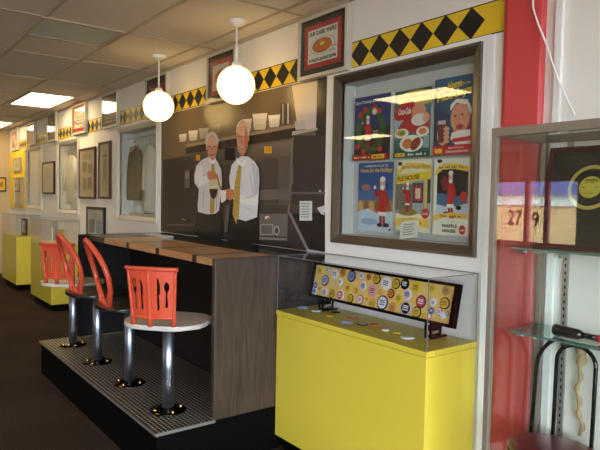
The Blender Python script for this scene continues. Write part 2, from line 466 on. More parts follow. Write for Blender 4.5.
# ================================================================ WALL NICHES (shadow boxes)
def niche(i, label, back, depth=.16, fm='silver'):
    a, b, c, d = WIN[i]; ha, hb, hc, hd = HOLES[i]
    t = thing('wall_display_case', label, 'display case', ((a+b)/2, 0, c), 'glazed cases set in the long wall')
    m = MB(); pr = .03
    # mitred frame with a sloped inner face
    O = [(a, c), (b, c), (b, d), (a, d)]; I = [(ha, hc), (hb, hc), (hb, hd), (ha, hd)]
    mids = [((o_[0]*.75+i_[0]*.25), (o_[1]*.75+i_[1]*.25)) for o_, i_ in zip(O, I)]
    for k in range(4):
        j = (k+1) % 4
        m.face([(O[k][0], 0, O[k][1]), (O[j][0], 0, O[j][1]), (O[j][0], -pr, O[j][1]), (O[k][0], -pr, O[k][1])])
        m.face([(O[k][0], -pr, O[k][1]), (O[j][0], -pr, O[j][1]), (mids[j][0], -pr, mids[j][1]), (mids[k][0], -pr, mids[k][1])])
        m.face([(mids[k][0], -pr, mids[k][1]), (mids[j][0], -pr, mids[j][1]), (I[j][0], -.006, I[j][1]), (I[k][0], -.006, I[k][1])])
        m.face([(I[k][0], -.006, I[k][1]), (I[j][0], -.006, I[j][1]), (I[j][0], .02, I[j][1]), (I[k][0], .02, I[k][1])])
    m.build('frame', M[fm], t)
    m = MB(); e = .004
    m.box(ha, hb, depth, depth+.01, hc, hd)
    m.box(ha, ha+e, .02, depth, hc, hd).box(hb-e, hb, .02, depth, hc, hd).box(ha, hb, .02, depth, hc, hc+e).box(ha, hb, .02, depth, hd-e, hd)
    m.build('lining', back, t)
    MB().box(ha+.001, hb-.001, .004, .008, hc+.001, hd-.001).build('glass_pane', M['glass'], t)
    return t
niche(0, 'steel framed glass case in the wall holding six printed posters', mat('blue_grey_lining', (206, 204, 202), .6), .11, 'bronze')
niche(1, 'glazed wall case with a brown vest and white shirt beside the kitchen mural', M['boxback'])
niche(2, 'glazed wall case with a cream jacket left of the two tall brown frames', M['boxback'])
niche(3, 'pale glazed wall case beside the yellow board at the far end', M['boxback'])

# --- posters
def poster(x0, x1, z0, z1, y, label, draw, th=.03):
    x0, z0, x1, z1 = at(x0, z1, y=y).x, at(x0, z1, y=y).z, at(x1, z0, y=y).x, at(x1, z0, y=y).z
    t = tag(MB().box(x0, x1, y, y+th, z0, z1).build('poster', M['paper']), label, 'poster', 'posters in the steel wall case')
    a = Art(lambda s, q: (x0+(x1-x0)*s, y-.0008, z0+(z1-z0)*q), (0, -1, 0)); draw(a); a.build('artwork', M['print'], t)
    return t
RED, WH, SK, NAVY, YL, GR = (196, 34, 38), (238, 234, 228), (226, 170, 140), (28, 42, 96), (240, 200, 60), (40, 90, 60)
def coat_person(a, cx, cy, h, lean=0, arms=True):
    """person in a red winter coat with white cuffs, drawn plainly"""
    w = h*.2
    a.poly([(cx-w*.55, cy-h*.28), (cx-w*.05, cy-h*.28), (cx-w*.05+lean, cy-h*.5), (cx-w*.5+lean, cy-h*.5)], (150, 22, 28))
    a.poly([(cx+w*.55, cy-h*.28), (cx+w*.05, cy-h*.28), (cx+w*.1+lean, cy-h*.5), (cx+w*.6+lean, cy-h*.5)], (170, 26, 32))
    a.poly([(cx-w*.75, cy-h*.22), (cx+w*.75, cy-h*.22), (cx+w*.68, cy+h*.2), (cx+w*.3, cy+h*.28), (cx-w*.3, cy+h*.28), (cx-w*.68, cy+h*.2)], RED)
    a.poly([(cx-w*.8, cy-h*.27), (cx+w*.8, cy-h*.27), (cx+w*.78, cy-h*.2), (cx-w*.78, cy-h*.2)], WH)
    if arms:
        a.line([(cx-w*.5, cy+h*.2), (cx-w*1.3, cy+h*.12), (cx-w*1.5, cy+h*.26)], w*.45, (180, 28, 32))
        a.line([(cx+w*.5, cy+h*.2), (cx+w*1.1, cy+h*.02), (cx+w*.7, cy-h*.06)], w*.45, (170, 26, 30))
        a.ell(cx-w*1.5, cy+h*.29, w*.26, h*.04, WH, 10)
    a.ell(cx, cy+h*.37, w*.5, h*.1, SK, 14)
    a.ell(cx, cy+h*.45, w*.52, h*.055, WH, 14); a.ell(cx, cy+h*.285, w*.46, h*.05, WH, 14)
def pTL(a):
    a.rect(0, 0, 1, 1, NAVY); a.rect(0, .55, 1, 1, (30, 48, 120)); a.rect(0, 0, 1, .5, (24, 26, 50))
    for k in range(28):
        th = k*2*PI/28; a.ell(.47+.33*math.cos(th), .46+.31*math.sin(th), .085, .06, (30+20*(k % 3), 84+16*(k % 2), 44), 8)
    for k, (u, v) in enumerate([(.2, .72), (.32, .79), (.6, .8), (.72, .75), (.14, .22), (.3, .13), (.76, .16)]): a.ell(u, v, .07, .045, (200, 36, 40), 9)
    coat_person(a, .42, .44, .5)
    a.ell(.6, .74, .07, .05, (236, 226, 190), 9)
    a.text("Open Christmas & New Year's", .06, .87, .95, .935, WH, .02)
    a.bars(.58, .43, .72, .455, WH); a.bars(.58, .39, .72, .415, WH); a.bars(.58, .35, .74, .375, WH)
    a.rect(0, .0, 1, .09, (168, 28, 34)); a.rect(.55, .015, .9, .08, YL)
    a.bars(.05, .03, .5, .06, (240, 220, 150)); a.bars(.6, .03, .86, .062, (120, 20, 20))
def pTM(a):
    a.rect(0, 0, 1, 1, (36, 96, 98)); a.rect(0, .25, 1, .86, (70, 110, 130))
    a.ell(.6, .86, .56, .12, (222, 184, 90)); a.rect(0, .3, .4, .62, (160, 190, 210))
    a.text('Santa Stops Here!', .14, .86, .98, .92, (150, 112, 40), .01)
    a.ell(.28, .7, .3, .13, (190, 24, 32), 18, .25); a.text('Coca-Cola', .1, .64, .46, .74, WH, .03, .2)
    a.poly([(.1, .44), (.34, .62), (.62, .7), (.98, .62), (.98, .4), (.6, .34), (.3, .4)], (180, 30, 36))
    a.ell(.68, .66, .19, .12, (226, 150, 120)); a.ell(.7, .54, .22, .09, (230, 222, 214)); a.ell(.88, .56, .09, .07, SK)
    a.ell(.22, .36, .2, .075, (236, 232, 220)); a.ell(.2, .37, .14, .05, (206, 176, 70)); a.ell(.24, .36, .08, .03, (90, 130, 60))
    a.ell(.8, .36, .17, .075, (238, 234, 224)); a.ell(.8, .365, .11, .045, (212, 130, 60))
    a.ell(.5, .2, .33, .125, (238, 236, 228)); a.ell(.4, .2, .15, .075, (214, 120, 50)); a.ell(.62, .19, .15, .08, (150, 60, 40), 16, .4)
    a.rect(.84, .12, .97, .3, (180, 200, 210)); a.line([(.88, .12), (.88, .29)], .02, (60, 80, 90)); a.line([(.93, .12), (.93, .29)], .02, (60, 80, 90))
    a.rect(0, 0, 1, .075, (24, 84, 70)); a.rect(.05, .01, .34, .065, YL); a.bars(.08, .022, .31, .052, (120, 30, 20)); a.bars(.42, .02, .92, .055, WH)
def pTR(a):
    a.rect(0, 0, 1, 1, (44, 90, 128)); a.rect(0, .3, .45, .8, (30, 80, 110))
    a.poly([(.0, .1), (.5, .1), (.42, .5), (.2, .62), (0, .62)], (30, 56, 90))
    a.poly([(.45, .48), (.52, .62), (.72, .72), (.98, .62), (1, .1), (.62, .1)], (190, 36, 40))
    a.ell(.7, .46, .25, .19, (222, 150, 118)); a.poly([(.44, .56), (.6, .66), (.86, .62), (.98, .48), (.99, .56), (.88, .68), (.6, .71), (.44, .64)], (236, 226, 220))
    a.poly([(.5, .28), (.7, .3), (.97, .3), (.99, .12), (.6, .12), (.46, .2)], (234, 222, 216)); a.poly([(.52, .2), (.98, .22), (.98, .16), (.5, .15)], (190, 40, 44))
    a.ell(.7, .345, .1, .035, (180, 40, 44), 12); a.ell(.58, .49, .03, .014, (50, 30, 24), 8); a.ell(.76, .5, .03, .014, (50, 30, 24), 8); a.ell(.66, .43, .045, .035, (236, 130, 104), 10)
    a.ell(.26, .26, .16, .14, (214, 150, 116)); a.poly([(.14, .16), (.3, .16), (.34, .46), (.1, .46)], (110, 30, 34)); a.rect(.12, .4, .33, .45, (200, 190, 190))
    for k in range(4): a.ell(.36, .17+.055*k, .09, .026, (222, 158, 124), 10)
    a.rect(0, 0, 1, .115, (206, 34, 38)); a.rect(.06, .02, .26, .08, YL)
    a.text("Open 24 Hours", .42, .065, .82, .095, WH); a.text("Christmas and New Year's", .36, .02, .96, .052, WH)
    a.text("America's", .08, .79, .36, .84, YL, .01, .15, skew=.05); a.text('Home', .36, .83, .74, .935, YL, .04, .15, skew=.03); a.text('for the', .76, .875, .96, .915, YL, .01, .15)
    a.text('Holidays', .08, .655, .99, .8, YL, .045, .15, skew=.07)
def pBL(a):
    a.rect(0, 0, 1, 1, (60, 106, 160)); a.rect(0, .6, 1, 1, (40, 84, 148)); a.rect(0, .28, 1, .45, (176, 130, 90))
    for k in range(6): a.poly([(.02+k*.16, .3), (.15+k*.16, .3), (.15+k*.16, .4), (.085+k*.16, .46), (.02+k*.16, .4)], [(206, 170, 110), (150, 96, 60)][k % 2])
    a.poly([(0, 0), (1, 0), (1, .3), (.6, .26), (.3, .33), (0, .28)], (196, 212, 232)); a.ell(.35, .14, .25, .05, (150, 178, 214))
    a.text("AMERICA'S", .17, .935, .84, .965, WH, .01); a.text('Home for the Holidays', .08, .84, .96, .92, YL, .02, .1)
    a.ell(.24, .64, .13, .05, (180, 110, 110), 12)
    coat_person(a, .72, .43, .72, .01)
    a.ell(.66, .1, .08, .03, (30, 26, 30), 10); a.ell(.85, .1, .08, .03, (30, 26, 30), 10); a.ell(.94, .04, .035, .018, RED, 10)
def pBM(a):
    a.rect(0, 0, 1, 1, (236, 228, 200)); a.poly([(0, .84), (.3, .96), (.8, .94), (1, .9), (1, .84), (.6, .87), (.3, .88), (0, .78)], (236, 200, 90))
    a.text('Santa Stops Here!', .16, .86, .98, .93, (150, 110, 50), .01); a.ell(.1, .95, .07, .03, (40, 34, 30), 8)
    a.rect(0, .25, 1, .8, (160, 170, 170)); a.poly([(0, .66), (1, .74), (1, .84), (0, .78)], (240, 204, 50))
    a.text('FLE HOUSE', .04, .7, .68, .765, (40, 34, 20), .03, skew=.03)
    a.rect(.0, .3, .5, .66, (120, 110, 104)); a.rect(.5, .4, .8, .68, (70, 74, 80)); a.rect(.54, .43, .76, .64, (190, 60, 50)); a.rect(.58, .46, .72, .6, (220, 200, 180)); a.rect(.84, .3, .9, .74, (236, 196, 60)); a.rect(.92, .4, 1, .72, (60, 66, 70))
    a.ell(.36, .27, .28, .05, (140, 120, 60)); coat_person(a, .36, .48, .42); a.ell(.88, .26, .11, .07, RED)
    a.text('Coca-Cola', .8, .24, .96, .28, WH)
    a.poly([(0, .06), (.4, .12), (1, .06), (1, .18), (.5, .2), (0, .17)], (236, 196, 80)); a.bars(.2, .11, .8, .145, (150, 110, 50))
def pBR(a):
    a.rect(0, 0, 1, 1, (238, 232, 214)); a.rect(.1, .24, .97, .86, (60, 104, 150)); a.poly([(.1, .55), (.97, .5), (.97, .86), (.1, .86)], (18, 22, 34)); a.poly([(.1, .24), (.97, .24), (.97, .42), (.5, .36), (.1, .4)], (200, 210, 226))
    a.poly([(.02, .84), (.3, .94), (.7, .93), (.98, .88), (.98, .82), (.6, .86), (.3, .87), (.04, .78)], (240, 202, 80)); a.ell(.16, .97, .08, .025, (40, 34, 30), 8)
    a.bars(.14, .87, .94, .905, (150, 110, 50), 17)
    coat_person(a, .5, .53, .62, .04); a.poly([(.28, .58), (.42, .6), (.42, .74), (.3, .78), (.22, .7)], (120, 30, 30)); a.ell(.4, .28, .09, .03, (24, 22, 26), 10); a.ell(.74, .36, .08, .03, (24, 22, 26), 10)
    a.poly([(.04, .18), (.4, .24), (.98, .22), (.98, .28), (.5, .3), (.04, .25)], (240, 190, 60))
    a.bars(.25, .235, .8, .265, (160, 90, 30))
    a.text('WAFFLE', .28, .1, .72, .145, (60, 46, 26), .03); a.text('HOUSE', .3, .035, .68, .08, (60, 46, 26), .03)
    a.ell(.87, .5, .1, .07, RED); a.ell(.86, .08, .09, .06, RED); a.text('Coca-Cola', .8, .065, .93, .095, WH)
poster(354, 391.5, 92, 161, .07, 'dark blue poster of a green wreath, top left of the six', pTL)
poster(393.8, 432, 85.8, 158, .055, 'teal poster of plated food under a cream arch, top middle of six', pTM)
poster(433.3, 473.5, 73, 155.3, .04, 'blue poster with big yellow script and a red bottom strip, top right of six', pTR)
poster(357.5, 394.2, 161.5, 230, .07, 'blue snowy village poster with a red coated figure, bottom left of six', pBL)
poster(395.3, 431.8, 158.5, 230.5, .055, 'cream poster of a restaurant front under a yellow sign, bottom middle of six', pBM)
poster(432.4, 470.4, 157.3, 234, .04, 'white bordered poster reading waffle house at its foot, bottom right of six', pBR)
pc = at(400.5, 238.5, y=.03)
cd = MB().box(pc.x, pc.x+.13, .02, .028, 1.376, 1.376+.105)
cd.xf(Matrix.Translation((pc.x, .02, 1.376)) @ Matrix.Rotation(math.radians(-8), 4, 'Y') @ Matrix.Rotation(math.radians(-14), 4, 'X') @ Matrix.Translation((-pc.x, -.02, -1.376)))
cdo = tag(cd.build('info_card', M['paper']), 'small white info card leaning below the middle posters', 'card')
ac = Art(lambda s, q: Matrix.Translation((pc.x, .02, 1.376)) @ Matrix.Rotation(math.radians(-8), 4, 'Y') @ Matrix.Rotation(math.radians(-14), 4, 'X') @ Vector((s*.13, -.001, q*.105)), (0, -1, 0))
for k in range(5): ac.rect(.18, .2+k*.14, .82-.1*(k % 2), .24+k*.14, (90, 90, 90))
ac.build('printed_lines', M['print'], cdo)

# --- uniforms hanging in the other cases
def ring(cx, cy, z, rx, ry, n=18): return [(cx+rx*math.cos(2*PI*k/n), cy+ry*math.sin(2*PI*k/n), z) for k in range(n)]
def garment(name, label, cat, cx, cy, zt, prof, m, sleeves=None, collar=None):
    t = thing(name, label, cat, (cx, cy, zt), 'uniforms hanging in the wall cases')
    mb = MB(); mb.loft([ring(cx+dx, cy, zt-dz, w, d) for dz, w, d, dx in prof]); mb.build('garment_body', m, t)
    if sleeves:
        for pts, r in sleeves: MB().tube([(cx+a, cy+b, zt+c) for a, b, c in pts], r, 10).build('sleeve', m, t)
    if collar:
        MB().tube([(cx-.05, cy-.03, zt-.01), (cx, cy-.05, zt-.06), (cx+.05, cy-.03, zt-.01)], .014, 8).build('collar', collar, t)
    MB().tube([(cx-.15, cy, zt-.045), (cx, cy, zt+.01), (cx+.15, cy, zt-.045)], .006, 6).tube([(cx, cy, zt+.01), (cx, cy, zt+.05), (cx+.012, cy, zt+.07), (cx-.005, cy, zt+.085)], .0035, 6).build('hanger', M['steel'], t)
    return t
for i in (1, 2):
    ha, hb, hc, hd = HOLES[i]
    tag(MB().tube([(ha+.005, .085, 2.265), (hb-.005, .085, 2.265)], .007, 8).build('hanging_rod', M['steel']), ['', 'thin steel rod holding the brown vest and white shirt', 'thin steel rod holding the cream jacket'][i], 'rod')
garment('vest', 'brown sleeveless vest on a hanger in the case beside the mural', 'vest', -6.58, .085, 2.165,
        [(0, .06, .03, 0), (.05, .13, .045, 0), (.12, .17, .05, 0), (.25, .19, .05, -.01), (.45, .2, .05, -.02), (.6, .2, .048, -.02), (.62, .18, .04, -.02)], M['cloth_brown'], None, M['cloth_cream'])
garment('shirt', 'white shirt hanging in the case right of the brown vest', 'shirt', -6.14, .085, 2.16,
        [(0, .05, .03, 0), (.05, .1, .04, .0), (.12, .13, .045, 0), (.4, .13, .045, 0), (.72, .13, .045, .0), (.74, .11, .04, .0)], M['cloth_white'],
        [(((-.08, 0, -.06), (-.115, -.01, -.3), (-.12, -.02, -.5)), [.04, .035, .028])], M['cloth_white'])
garment('jacket', 'cream coloured jacket with open sleeves on a hanger between the framed clippings and far case', 'jacket', -9.02, .085, 2.18,
        [(0, .06, .03, 0), (.05, .17, .045, 0), (.12, .24, .05, 0), (.3, .25, .05, 0), (.6, .24, .05, 0), (.72, .25, .05, 0), (.73, .23, .04, 0)], M['cloth_white'],
        [(((-.15, 0, -.07), (-.3, -.01, -.3), (-.34, -.02, -.52)), [.055, .045, .035]), (((.15, 0, -.07), (.25, -.01, -.3), (.27, -.02, -.5)), [.055, .045, .035])], M['cloth_white'])
# folded apron and cap lying at the bottom of those cases
o = MB().box(-6.6, -6.15, .03, .14, 1.375, 1.405, bev=.01).build('folded_apron', M['cloth_cream']); tag(o, 'folded cream apron below the brown vest', 'apron')
o = MB().lathe([(.0, .0), (.1, .0), (.1, .03), (.085, .07), (.04, .09), (0, .092)], (-6.45, .085, 1.405), 18, sy=.5).build('paper_cap', M['cloth_white']); tag(o, 'small white cap on the folded apron', 'cap')
o = MB().box(-8.62, -8.55, .06, .07, 1.377, 1.5).build('name_card', M['paper']); tag(o, 'upright white card at the foot of the cream jacket', 'card')
o = MB().box(-11.1, -10.6, .1, .12, 1.4, 2.2).build('pale_document', mat('pale_document', (190, 192, 186), .6)); tag(o, 'tall pale sheet mounted in the farthest wall case', 'document')

# ================================================================ KITCHEN MURAL
mu = Art(lambda u, v: (lambda p: (p.x, -.006, p.z))(at(u, v, y=-.006)), (0, -1, 0), .0002)
def clampz(u, v): return (u, v)
ML, MR_, MT, MBt = -5.65, -3.025, 2.418, 1.24
def pxr(x, z):   # wall point -> photo position
    q = Vector((x, -.006, z))-CP; d = q.dot(FW); return (300+FPX*q.dot(RT)/d, 225-FPX*q.dot(UP)/d)
cor = [pxr(ML, MBt), pxr(MR_, MBt), pxr(MR_, MT), pxr(ML, MT)]
mu.add(cor, [[0, 1, 2, 3]], [(44, 38, 34), (54, 48, 46), (122, 108, 94), (112, 94, 68)])
mu.poly([pxr(ML, 2.415), pxr(MR_, 2.415), (326, 128), (293, 133), (163, 160)], (118, 98, 74))
mu.add([(163, 160), (293, 140), (293, 157), (163, 172)], [[0, 1, 2, 3]], [(62, 52, 42), (124, 112, 98), (104, 92, 82), (48, 42, 36)])
mu.add([(163, 172), (293, 156), (290, 215), (163, 225)], [[0, 1, 2, 3]], [(40, 34, 30), (92, 82, 76), (72, 64, 60), (36, 32, 30)])
mu.add([(178, 158), (222, 150), (222, 162), (178, 168)], [[0, 1, 2, 3]], [(60, 52, 44), (100, 90, 78), (86, 76, 66), (50, 44, 38)])
mu.poly([(186, 144.5), (296, 124), (296, 127.5), (186, 147.5)], (150, 132, 110)); mu.poly([(186, 147.5), (296, 127.5), (294, 138), (186, 154)], (58, 50, 44))
for u0, u1, v0, v1, c in [(179, 187, 134.5, 142, (226, 214, 196)), (188.5, 198, 131, 141, (232, 220, 202)), (199, 209, 128.5, 139, (190, 176, 156)), (209, 221, 125, 137, (146, 126, 104)), (242, 252, 119.5, 132, (228, 216, 194)), (252.6, 267.5, 114, 130, (226, 214, 192)), (268.5, 280.5, 115.5, 127.5, (236, 226, 208))]:
    for k in range(3):
        f0, f1 = k/3, (k+1)/3; w = (u1-u0)
        mu.poly([(u0+w*.02*k, v0+(v1-v0)*f0), (u1-w*.02*k, v0+(v1-v0)*f0-1), (u1-w*(.05+.05*k), v0+(v1-v0)*f1-.8), (u0+w*(.05+.05*k), v0+(v1-v0)*f1)], tuple(int(x*(1-.07*k)) for x in c)); mu.k -= 1
    mu.k += 1
mu.rect(280.7, 103.5, 290.6, 124.5, (84, 74, 66)); mu.rect(282.5, 104, 284, 124, (170, 158, 146)); mu.rect(287.5, 103.6, 289.3, 124, (190, 178, 166))
mu.add([(292, 86), (322, 80), (318, 130), (298, 128)], [[0, 1, 2, 3]], [(214, 180, 136), (196, 176, 152), (196, 192, 194), (226, 206, 180)])
mu.poly([(318, 79), (327, 77), (327, 140), (316, 140)], (52, 44, 42)); mu.poly([(295, 121.5), (306, 120), (307, 129), (296, 130)], (190, 184, 182))
mu.poly([(292.5, 131.5), (318, 127.8), (318, 130), (292.5, 135.5)], (176, 168, 160)); mu.rect(293, 135.5, 326, 205, (66, 59, 58))
mu.poly([(292, 139), (294, 137), (293, 160), (290, 215), (288, 215)], (126, 114, 104)); mu.rect(264, 158, 278, 205, (80, 70, 66)); mu.rect(279, 158, 290, 205, (94, 85, 80))
mu.rect(225.4, 148, 235.5, 160.5, (34, 30, 28)); mu.rect(264.8, 146.5, 272.2, 153.3, (222, 170, 40)); mu.line([(266, 149), (271, 148.5)], .6, (130, 90, 20)); mu.line([(266, 151), (271, 150.6)], .6, (130, 90, 20)); mu.rect(196.5, 155, 200.6, 160.6, (206, 150, 36))
mu.rect(185, 170, 190.5, 188, (96, 86, 76)); mu.rect(186, 172, 189.5, 179, (128, 116, 102)); mu.rect(290, 166, 294, 184, (110, 102, 98)); mu.rect(289, 192, 326, 194, (104, 98, 96))
mu.poly([(261, 190), (290, 189), (290, 199), (261, 200)], (104, 95, 90))
mu.poly([(260, 214), (288.8, 213.5), (288, 236.5), (260, 236)], (104, 99, 98)); mu.poly([(261, 224), (274, 224), (274, 235), (261, 235)], (146, 142, 142)); mu.poly([(262, 225.2), (273, 225.2), (273, 233.8), (262, 233.8)], (98, 94, 94)); mu.ell(277.4, 230.5, 3, 5, (160, 156, 156), 14); mu.ell(277.4, 230.5, 1.8, 3.4, (70, 66, 66), 12)
mu.ell(268, 217.6, 2.4, 1.7, (226, 220, 214), 10); mu.ell(268.8, 218.2, 1.2, 1, (190, 50, 40), 8); mu.poly([(260, 237), (288, 238), (288, 240.5), (260, 239.5)], (130, 124, 122))
mu.poly([(289, 214), (326, 212), (326, 260), (310, 256)], (40, 36, 38)); mu.poly([(289, 213), (292, 213), (311, 251.5), (308, 251.5)], (124, 120, 124)); mu.poly([(308, 249), (326, 252), (326, 254), (308, 252)], (190, 190, 196))
mu.rect(300.6, 201, 313.2, 220.6, (206, 212, 212))
for k in range(6): mu.rect(302.3, 203.5+k*2.6, 311.3-(k % 2)*1.5, 204.3+k*2.6, (120, 126, 128)); mu.k -= 1
mu.k += 1; mu.poly([(318, 208), (325.5, 205.5), (325.5, 215), (322, 214)], (206, 206, 214)); mu.ell(321, 191, 1.2, 1, (190, 186, 184), 8)
mu.rect(168, 224, 196, 226, (70, 62, 56)); mu.ell(183.5, 219, 1, 1, (140, 120, 100), 8); mu.ell(186.5, 219.5, 1, 1, (140, 120, 100), 8)
def ZA(pts): return [(130+a/2.814, 90+b/2.814) for a, b in pts]
# person on the left of the print
mu.poly(ZA([(192, 340), (256, 342), (262, 380), (260, 432), (196, 430), (190, 380)]), (34, 30, 30))
mu.poly(ZA([(224, 188), (205, 197), (190, 212), (184, 240), (185, 262), (197, 280), (193, 325), (195, 343), (220, 350), (244, 348), (254, 338), (257, 300), (262, 260), (260, 225), (250, 203), (240, 190)]), (204, 202, 208))
mu.poly(ZA([(190, 212), (184, 240), (185, 262), (200, 274), (228, 256), (222, 238), (206, 240), (208, 215)]), (220, 220, 226)); mu.line(ZA([(206, 242), (226, 236)]), .5, (140, 136, 144)); mu.line(ZA([(212, 280), (208, 330)]), .6, (156, 152, 160)); mu.line(ZA([(250, 270), (246, 335)]), .6, (150, 146, 156)); mu.line(ZA([(200, 285), (215, 300)]), .5, (156, 152, 160))
mu.poly(ZA([(232, 200), (240, 200), (243, 260), (241, 340), (234, 352), (228, 340), (232, 250)]), (172, 146, 66))
mu.ell(213.2, 141.5, 6.6, 9.6, (196, 186, 172), 20); mu.ell(213.4, 148, 4.9, 13, (188, 138, 116), 20); mu.ell(213.4, 141.5, 4.4, 5, (206, 160, 138), 16)
mu.line([(209.8, 146.6), (212.6, 146.9)], .9, (110, 66, 50)); mu.line([(214.4, 146.8), (217, 146.4)], .9, (110, 66, 50)); mu.line([(213.5, 147.5), (213.2, 151.5)], .7, (168, 104, 78)); mu.line([(211, 154.6), (213.4, 155.3), (216, 154.4)], 1, (140, 70, 60)); mu.ell(207.8, 148.5, .9, 2.4, (186, 124, 98), 8); mu.ell(218.9, 148.3, .8, 2.4, (176, 116, 90), 8)
mu.poly(ZA([(226, 188), (236, 200), (246, 190), (243, 203), (236, 210), (228, 202)]), (228, 226, 232))
mu.poly([(209, 171.5), (212, 170.8), (217, 172), (219, 176), (217.5, 180), (211, 181), (208.5, 177)], (196, 128, 96))
for k in range(3): mu.line([(211+k*2.4, 173), (212.5+k*2.2, 178.5)], .35, (140, 80, 60))
# coffee pot
mu.poly([(210.5, 180), (219, 179), (220.5, 186), (219, 194), (214.8, 201), (210.5, 194)], (196, 186, 150)); mu.poly([(211, 189), (219.6, 189), (217.8, 196.5), (214.9, 199.8), (212, 196.5)], (54, 30, 22)); mu.poly([(217.6, 175), (219, 174), (223, 189), (221.4, 189.5)], (150, 110, 40)); mu.line([(209.8, 187), (220.4, 186.6)], .9, (226, 222, 206))
# person on the right of the print
mu.poly(ZA([(286, 362), (362, 356), (364, 432), (290, 434), (276, 420), (280, 380)]), (28, 26, 28))
mu.poly(ZA([(318, 186), (300, 200), (290, 214), (284, 250), (288, 288), (300, 320), (307, 362), (330, 369), (362, 358), (366, 310), (369, 250), (367, 222), (356, 202), (338, 188)]), (214, 218, 230))
mu.poly(ZA([(345, 200), (367, 222), (369, 250), (366, 290), (352, 300), (352, 250)]), (190, 196, 212)); mu.poly(ZA([(300, 290), (340, 305), (366, 300), (362, 326), (330, 322), (300, 308)]), (228, 232, 240)); mu.line(ZA([(325, 305), (352, 298)]), .5, (160, 164, 180)); mu.line(ZA([(342, 230), (350, 290)]), .6, (168, 172, 188)); mu.line(ZA([(330, 330), (355, 345)]), .6, (166, 170, 186)); mu.line(ZA([(302, 325), (312, 360)]), .6, (166, 170, 186))
mu.poly(ZA([(312, 203), (320, 204), (316, 260), (312, 350), (304, 377), (294, 350), (300, 260)]), (182, 152, 72)); mu.line(ZA([(303, 230), (315, 236)]), .5, (140, 110, 40)); mu.line(ZA([(300, 270), (313, 276)]), .5, (140, 110, 40)); mu.line(ZA([(298, 310), (311, 316)]), .5, (140, 110, 40))
mu.ell(244.8, 131, 6.8, 11, (212, 190, 162), 20); mu.ell(244.3, 138.5, 5.7, 17, (196, 140, 118), 22); mu.ell(244.5, 129.5, 5.2, 6.4, (212, 166, 142), 16)
mu.line([(240.2, 136.6), (243.4, 137)], .9, (110, 62, 46)); mu.line([(245.4, 136.9), (248.6, 136.2)], .9, (110, 62, 46)); mu.line([(244.3, 138), (243.6, 143.5)], .8, (166, 98, 74)); mu.line([(241.4, 147.4), (244.2, 148.3), (247.2, 147)], 1.1, (150, 66, 56)); mu.ell(250.4, 139, 1, 3, (196, 130, 102), 8)
mu.line([(242.2, 147.6), (246.2, 147.4)], .6, (236, 226, 214)); mu.poly([(247.5, 126), (250, 134), (250, 147), (247, 153), (246.5, 140)], (184, 116, 88)); mu.line([(240.8, 128), (248, 127.4)], .4, (190, 130, 100)); mu.line([(241, 130), (248, 129.5)], .4, (190, 130, 100))
mu.poly(ZA([(305, 190), (320, 206), (336, 190), (332, 206), (320, 216), (308, 206)]), (232, 236, 244))
mu.poly([(228.5, 189.5), (232, 188.5), (236, 190), (236.5, 197), (233, 200.5), (229, 199)], (198, 126, 94)); mu.poly([(222.4, 190.5), (228.6, 190), (228.2, 200), (224.5, 202.8), (223, 202)], (228, 226, 224))
for k in range(3): mu.line([(228.6, 191.8+k*2.5), (231.4, 191.6+k*2.5)], .35, (140, 80, 60))
mu.line(ZA([(306, 368), (330, 372), (360, 362)]), 1.6, (54, 46, 44)); mu.poly([(228, 205), (232, 205), (230, 232), (226, 232)], (84, 78, 78))
mu.c = [[(min(1, q[0]*1.08), min(1, q[1]*1.08), min(1, q[2]*1.08), 1) for q in cs] for cs in mu.c]
mo = mu.build('wall_mural', M['muralp']); tag(mo, 'large photo mural of two white shirted people in a steel kitchen', 'mural')

# ================================================================ PICTURES ABOVE THE BORDER
def frame_thing(name, label, cat, x0, x1, z0, z1, fm, fw, dep, draw, group=None, y0=0.0, pm='print', glassed=True):
    t = thing(name, label, cat, ((x0+x1)/2, y0, z0), group); m = MB()
    O = [(x0, z0), (x1, z0), (x1, z1), (x0, z1)]; I = [(x0+fw, z0+fw), (x1-fw, z0+fw), (x1-fw, z1-fw), (x0+fw, z1-fw)]
    yf, yb = y0-dep, y0-.001
    for k in range(4):
        j = (k+1) % 4
        m.face([(O[k][0], yb, O[k][1]), (O[j][0], yb, O[j][1]), (O[j][0], yf, O[j][1]), (O[k][0], yf, O[k][1])])
        m.face([(O[k][0], yf, O[k][1]), (O[j][0], yf, O[j][1]), (I[j][0], yf, I[j][1]), (I[k][0], yf, I[k][1])])
        m.face([(I[k][0], yf, I[k][1]), (I[j][0], yf, I[j][1]), (I[j][0], yb, I[j][1]), (I[k][0], yb, I[k][1])])
    m.face([(p[0], yb, p[1]) for p in O])
    m.build('frame', fm, t)
    yp = y0-dep+.012
    a = Art(lambda s, q: (I[0][0]+(I[1][0]-I[0][0])*s, yp, I[0][1]+(I[2][1]-I[0][1])*q), (0, -1, 0)); draw(a); a.build('print', M[pm], t)
    if glassed: MB().box(I[0][0], I[1][0], yf+.003, yf+.005, I[0][1], I[2][1]).build('glass_pane', M['glass'], t)
    return t
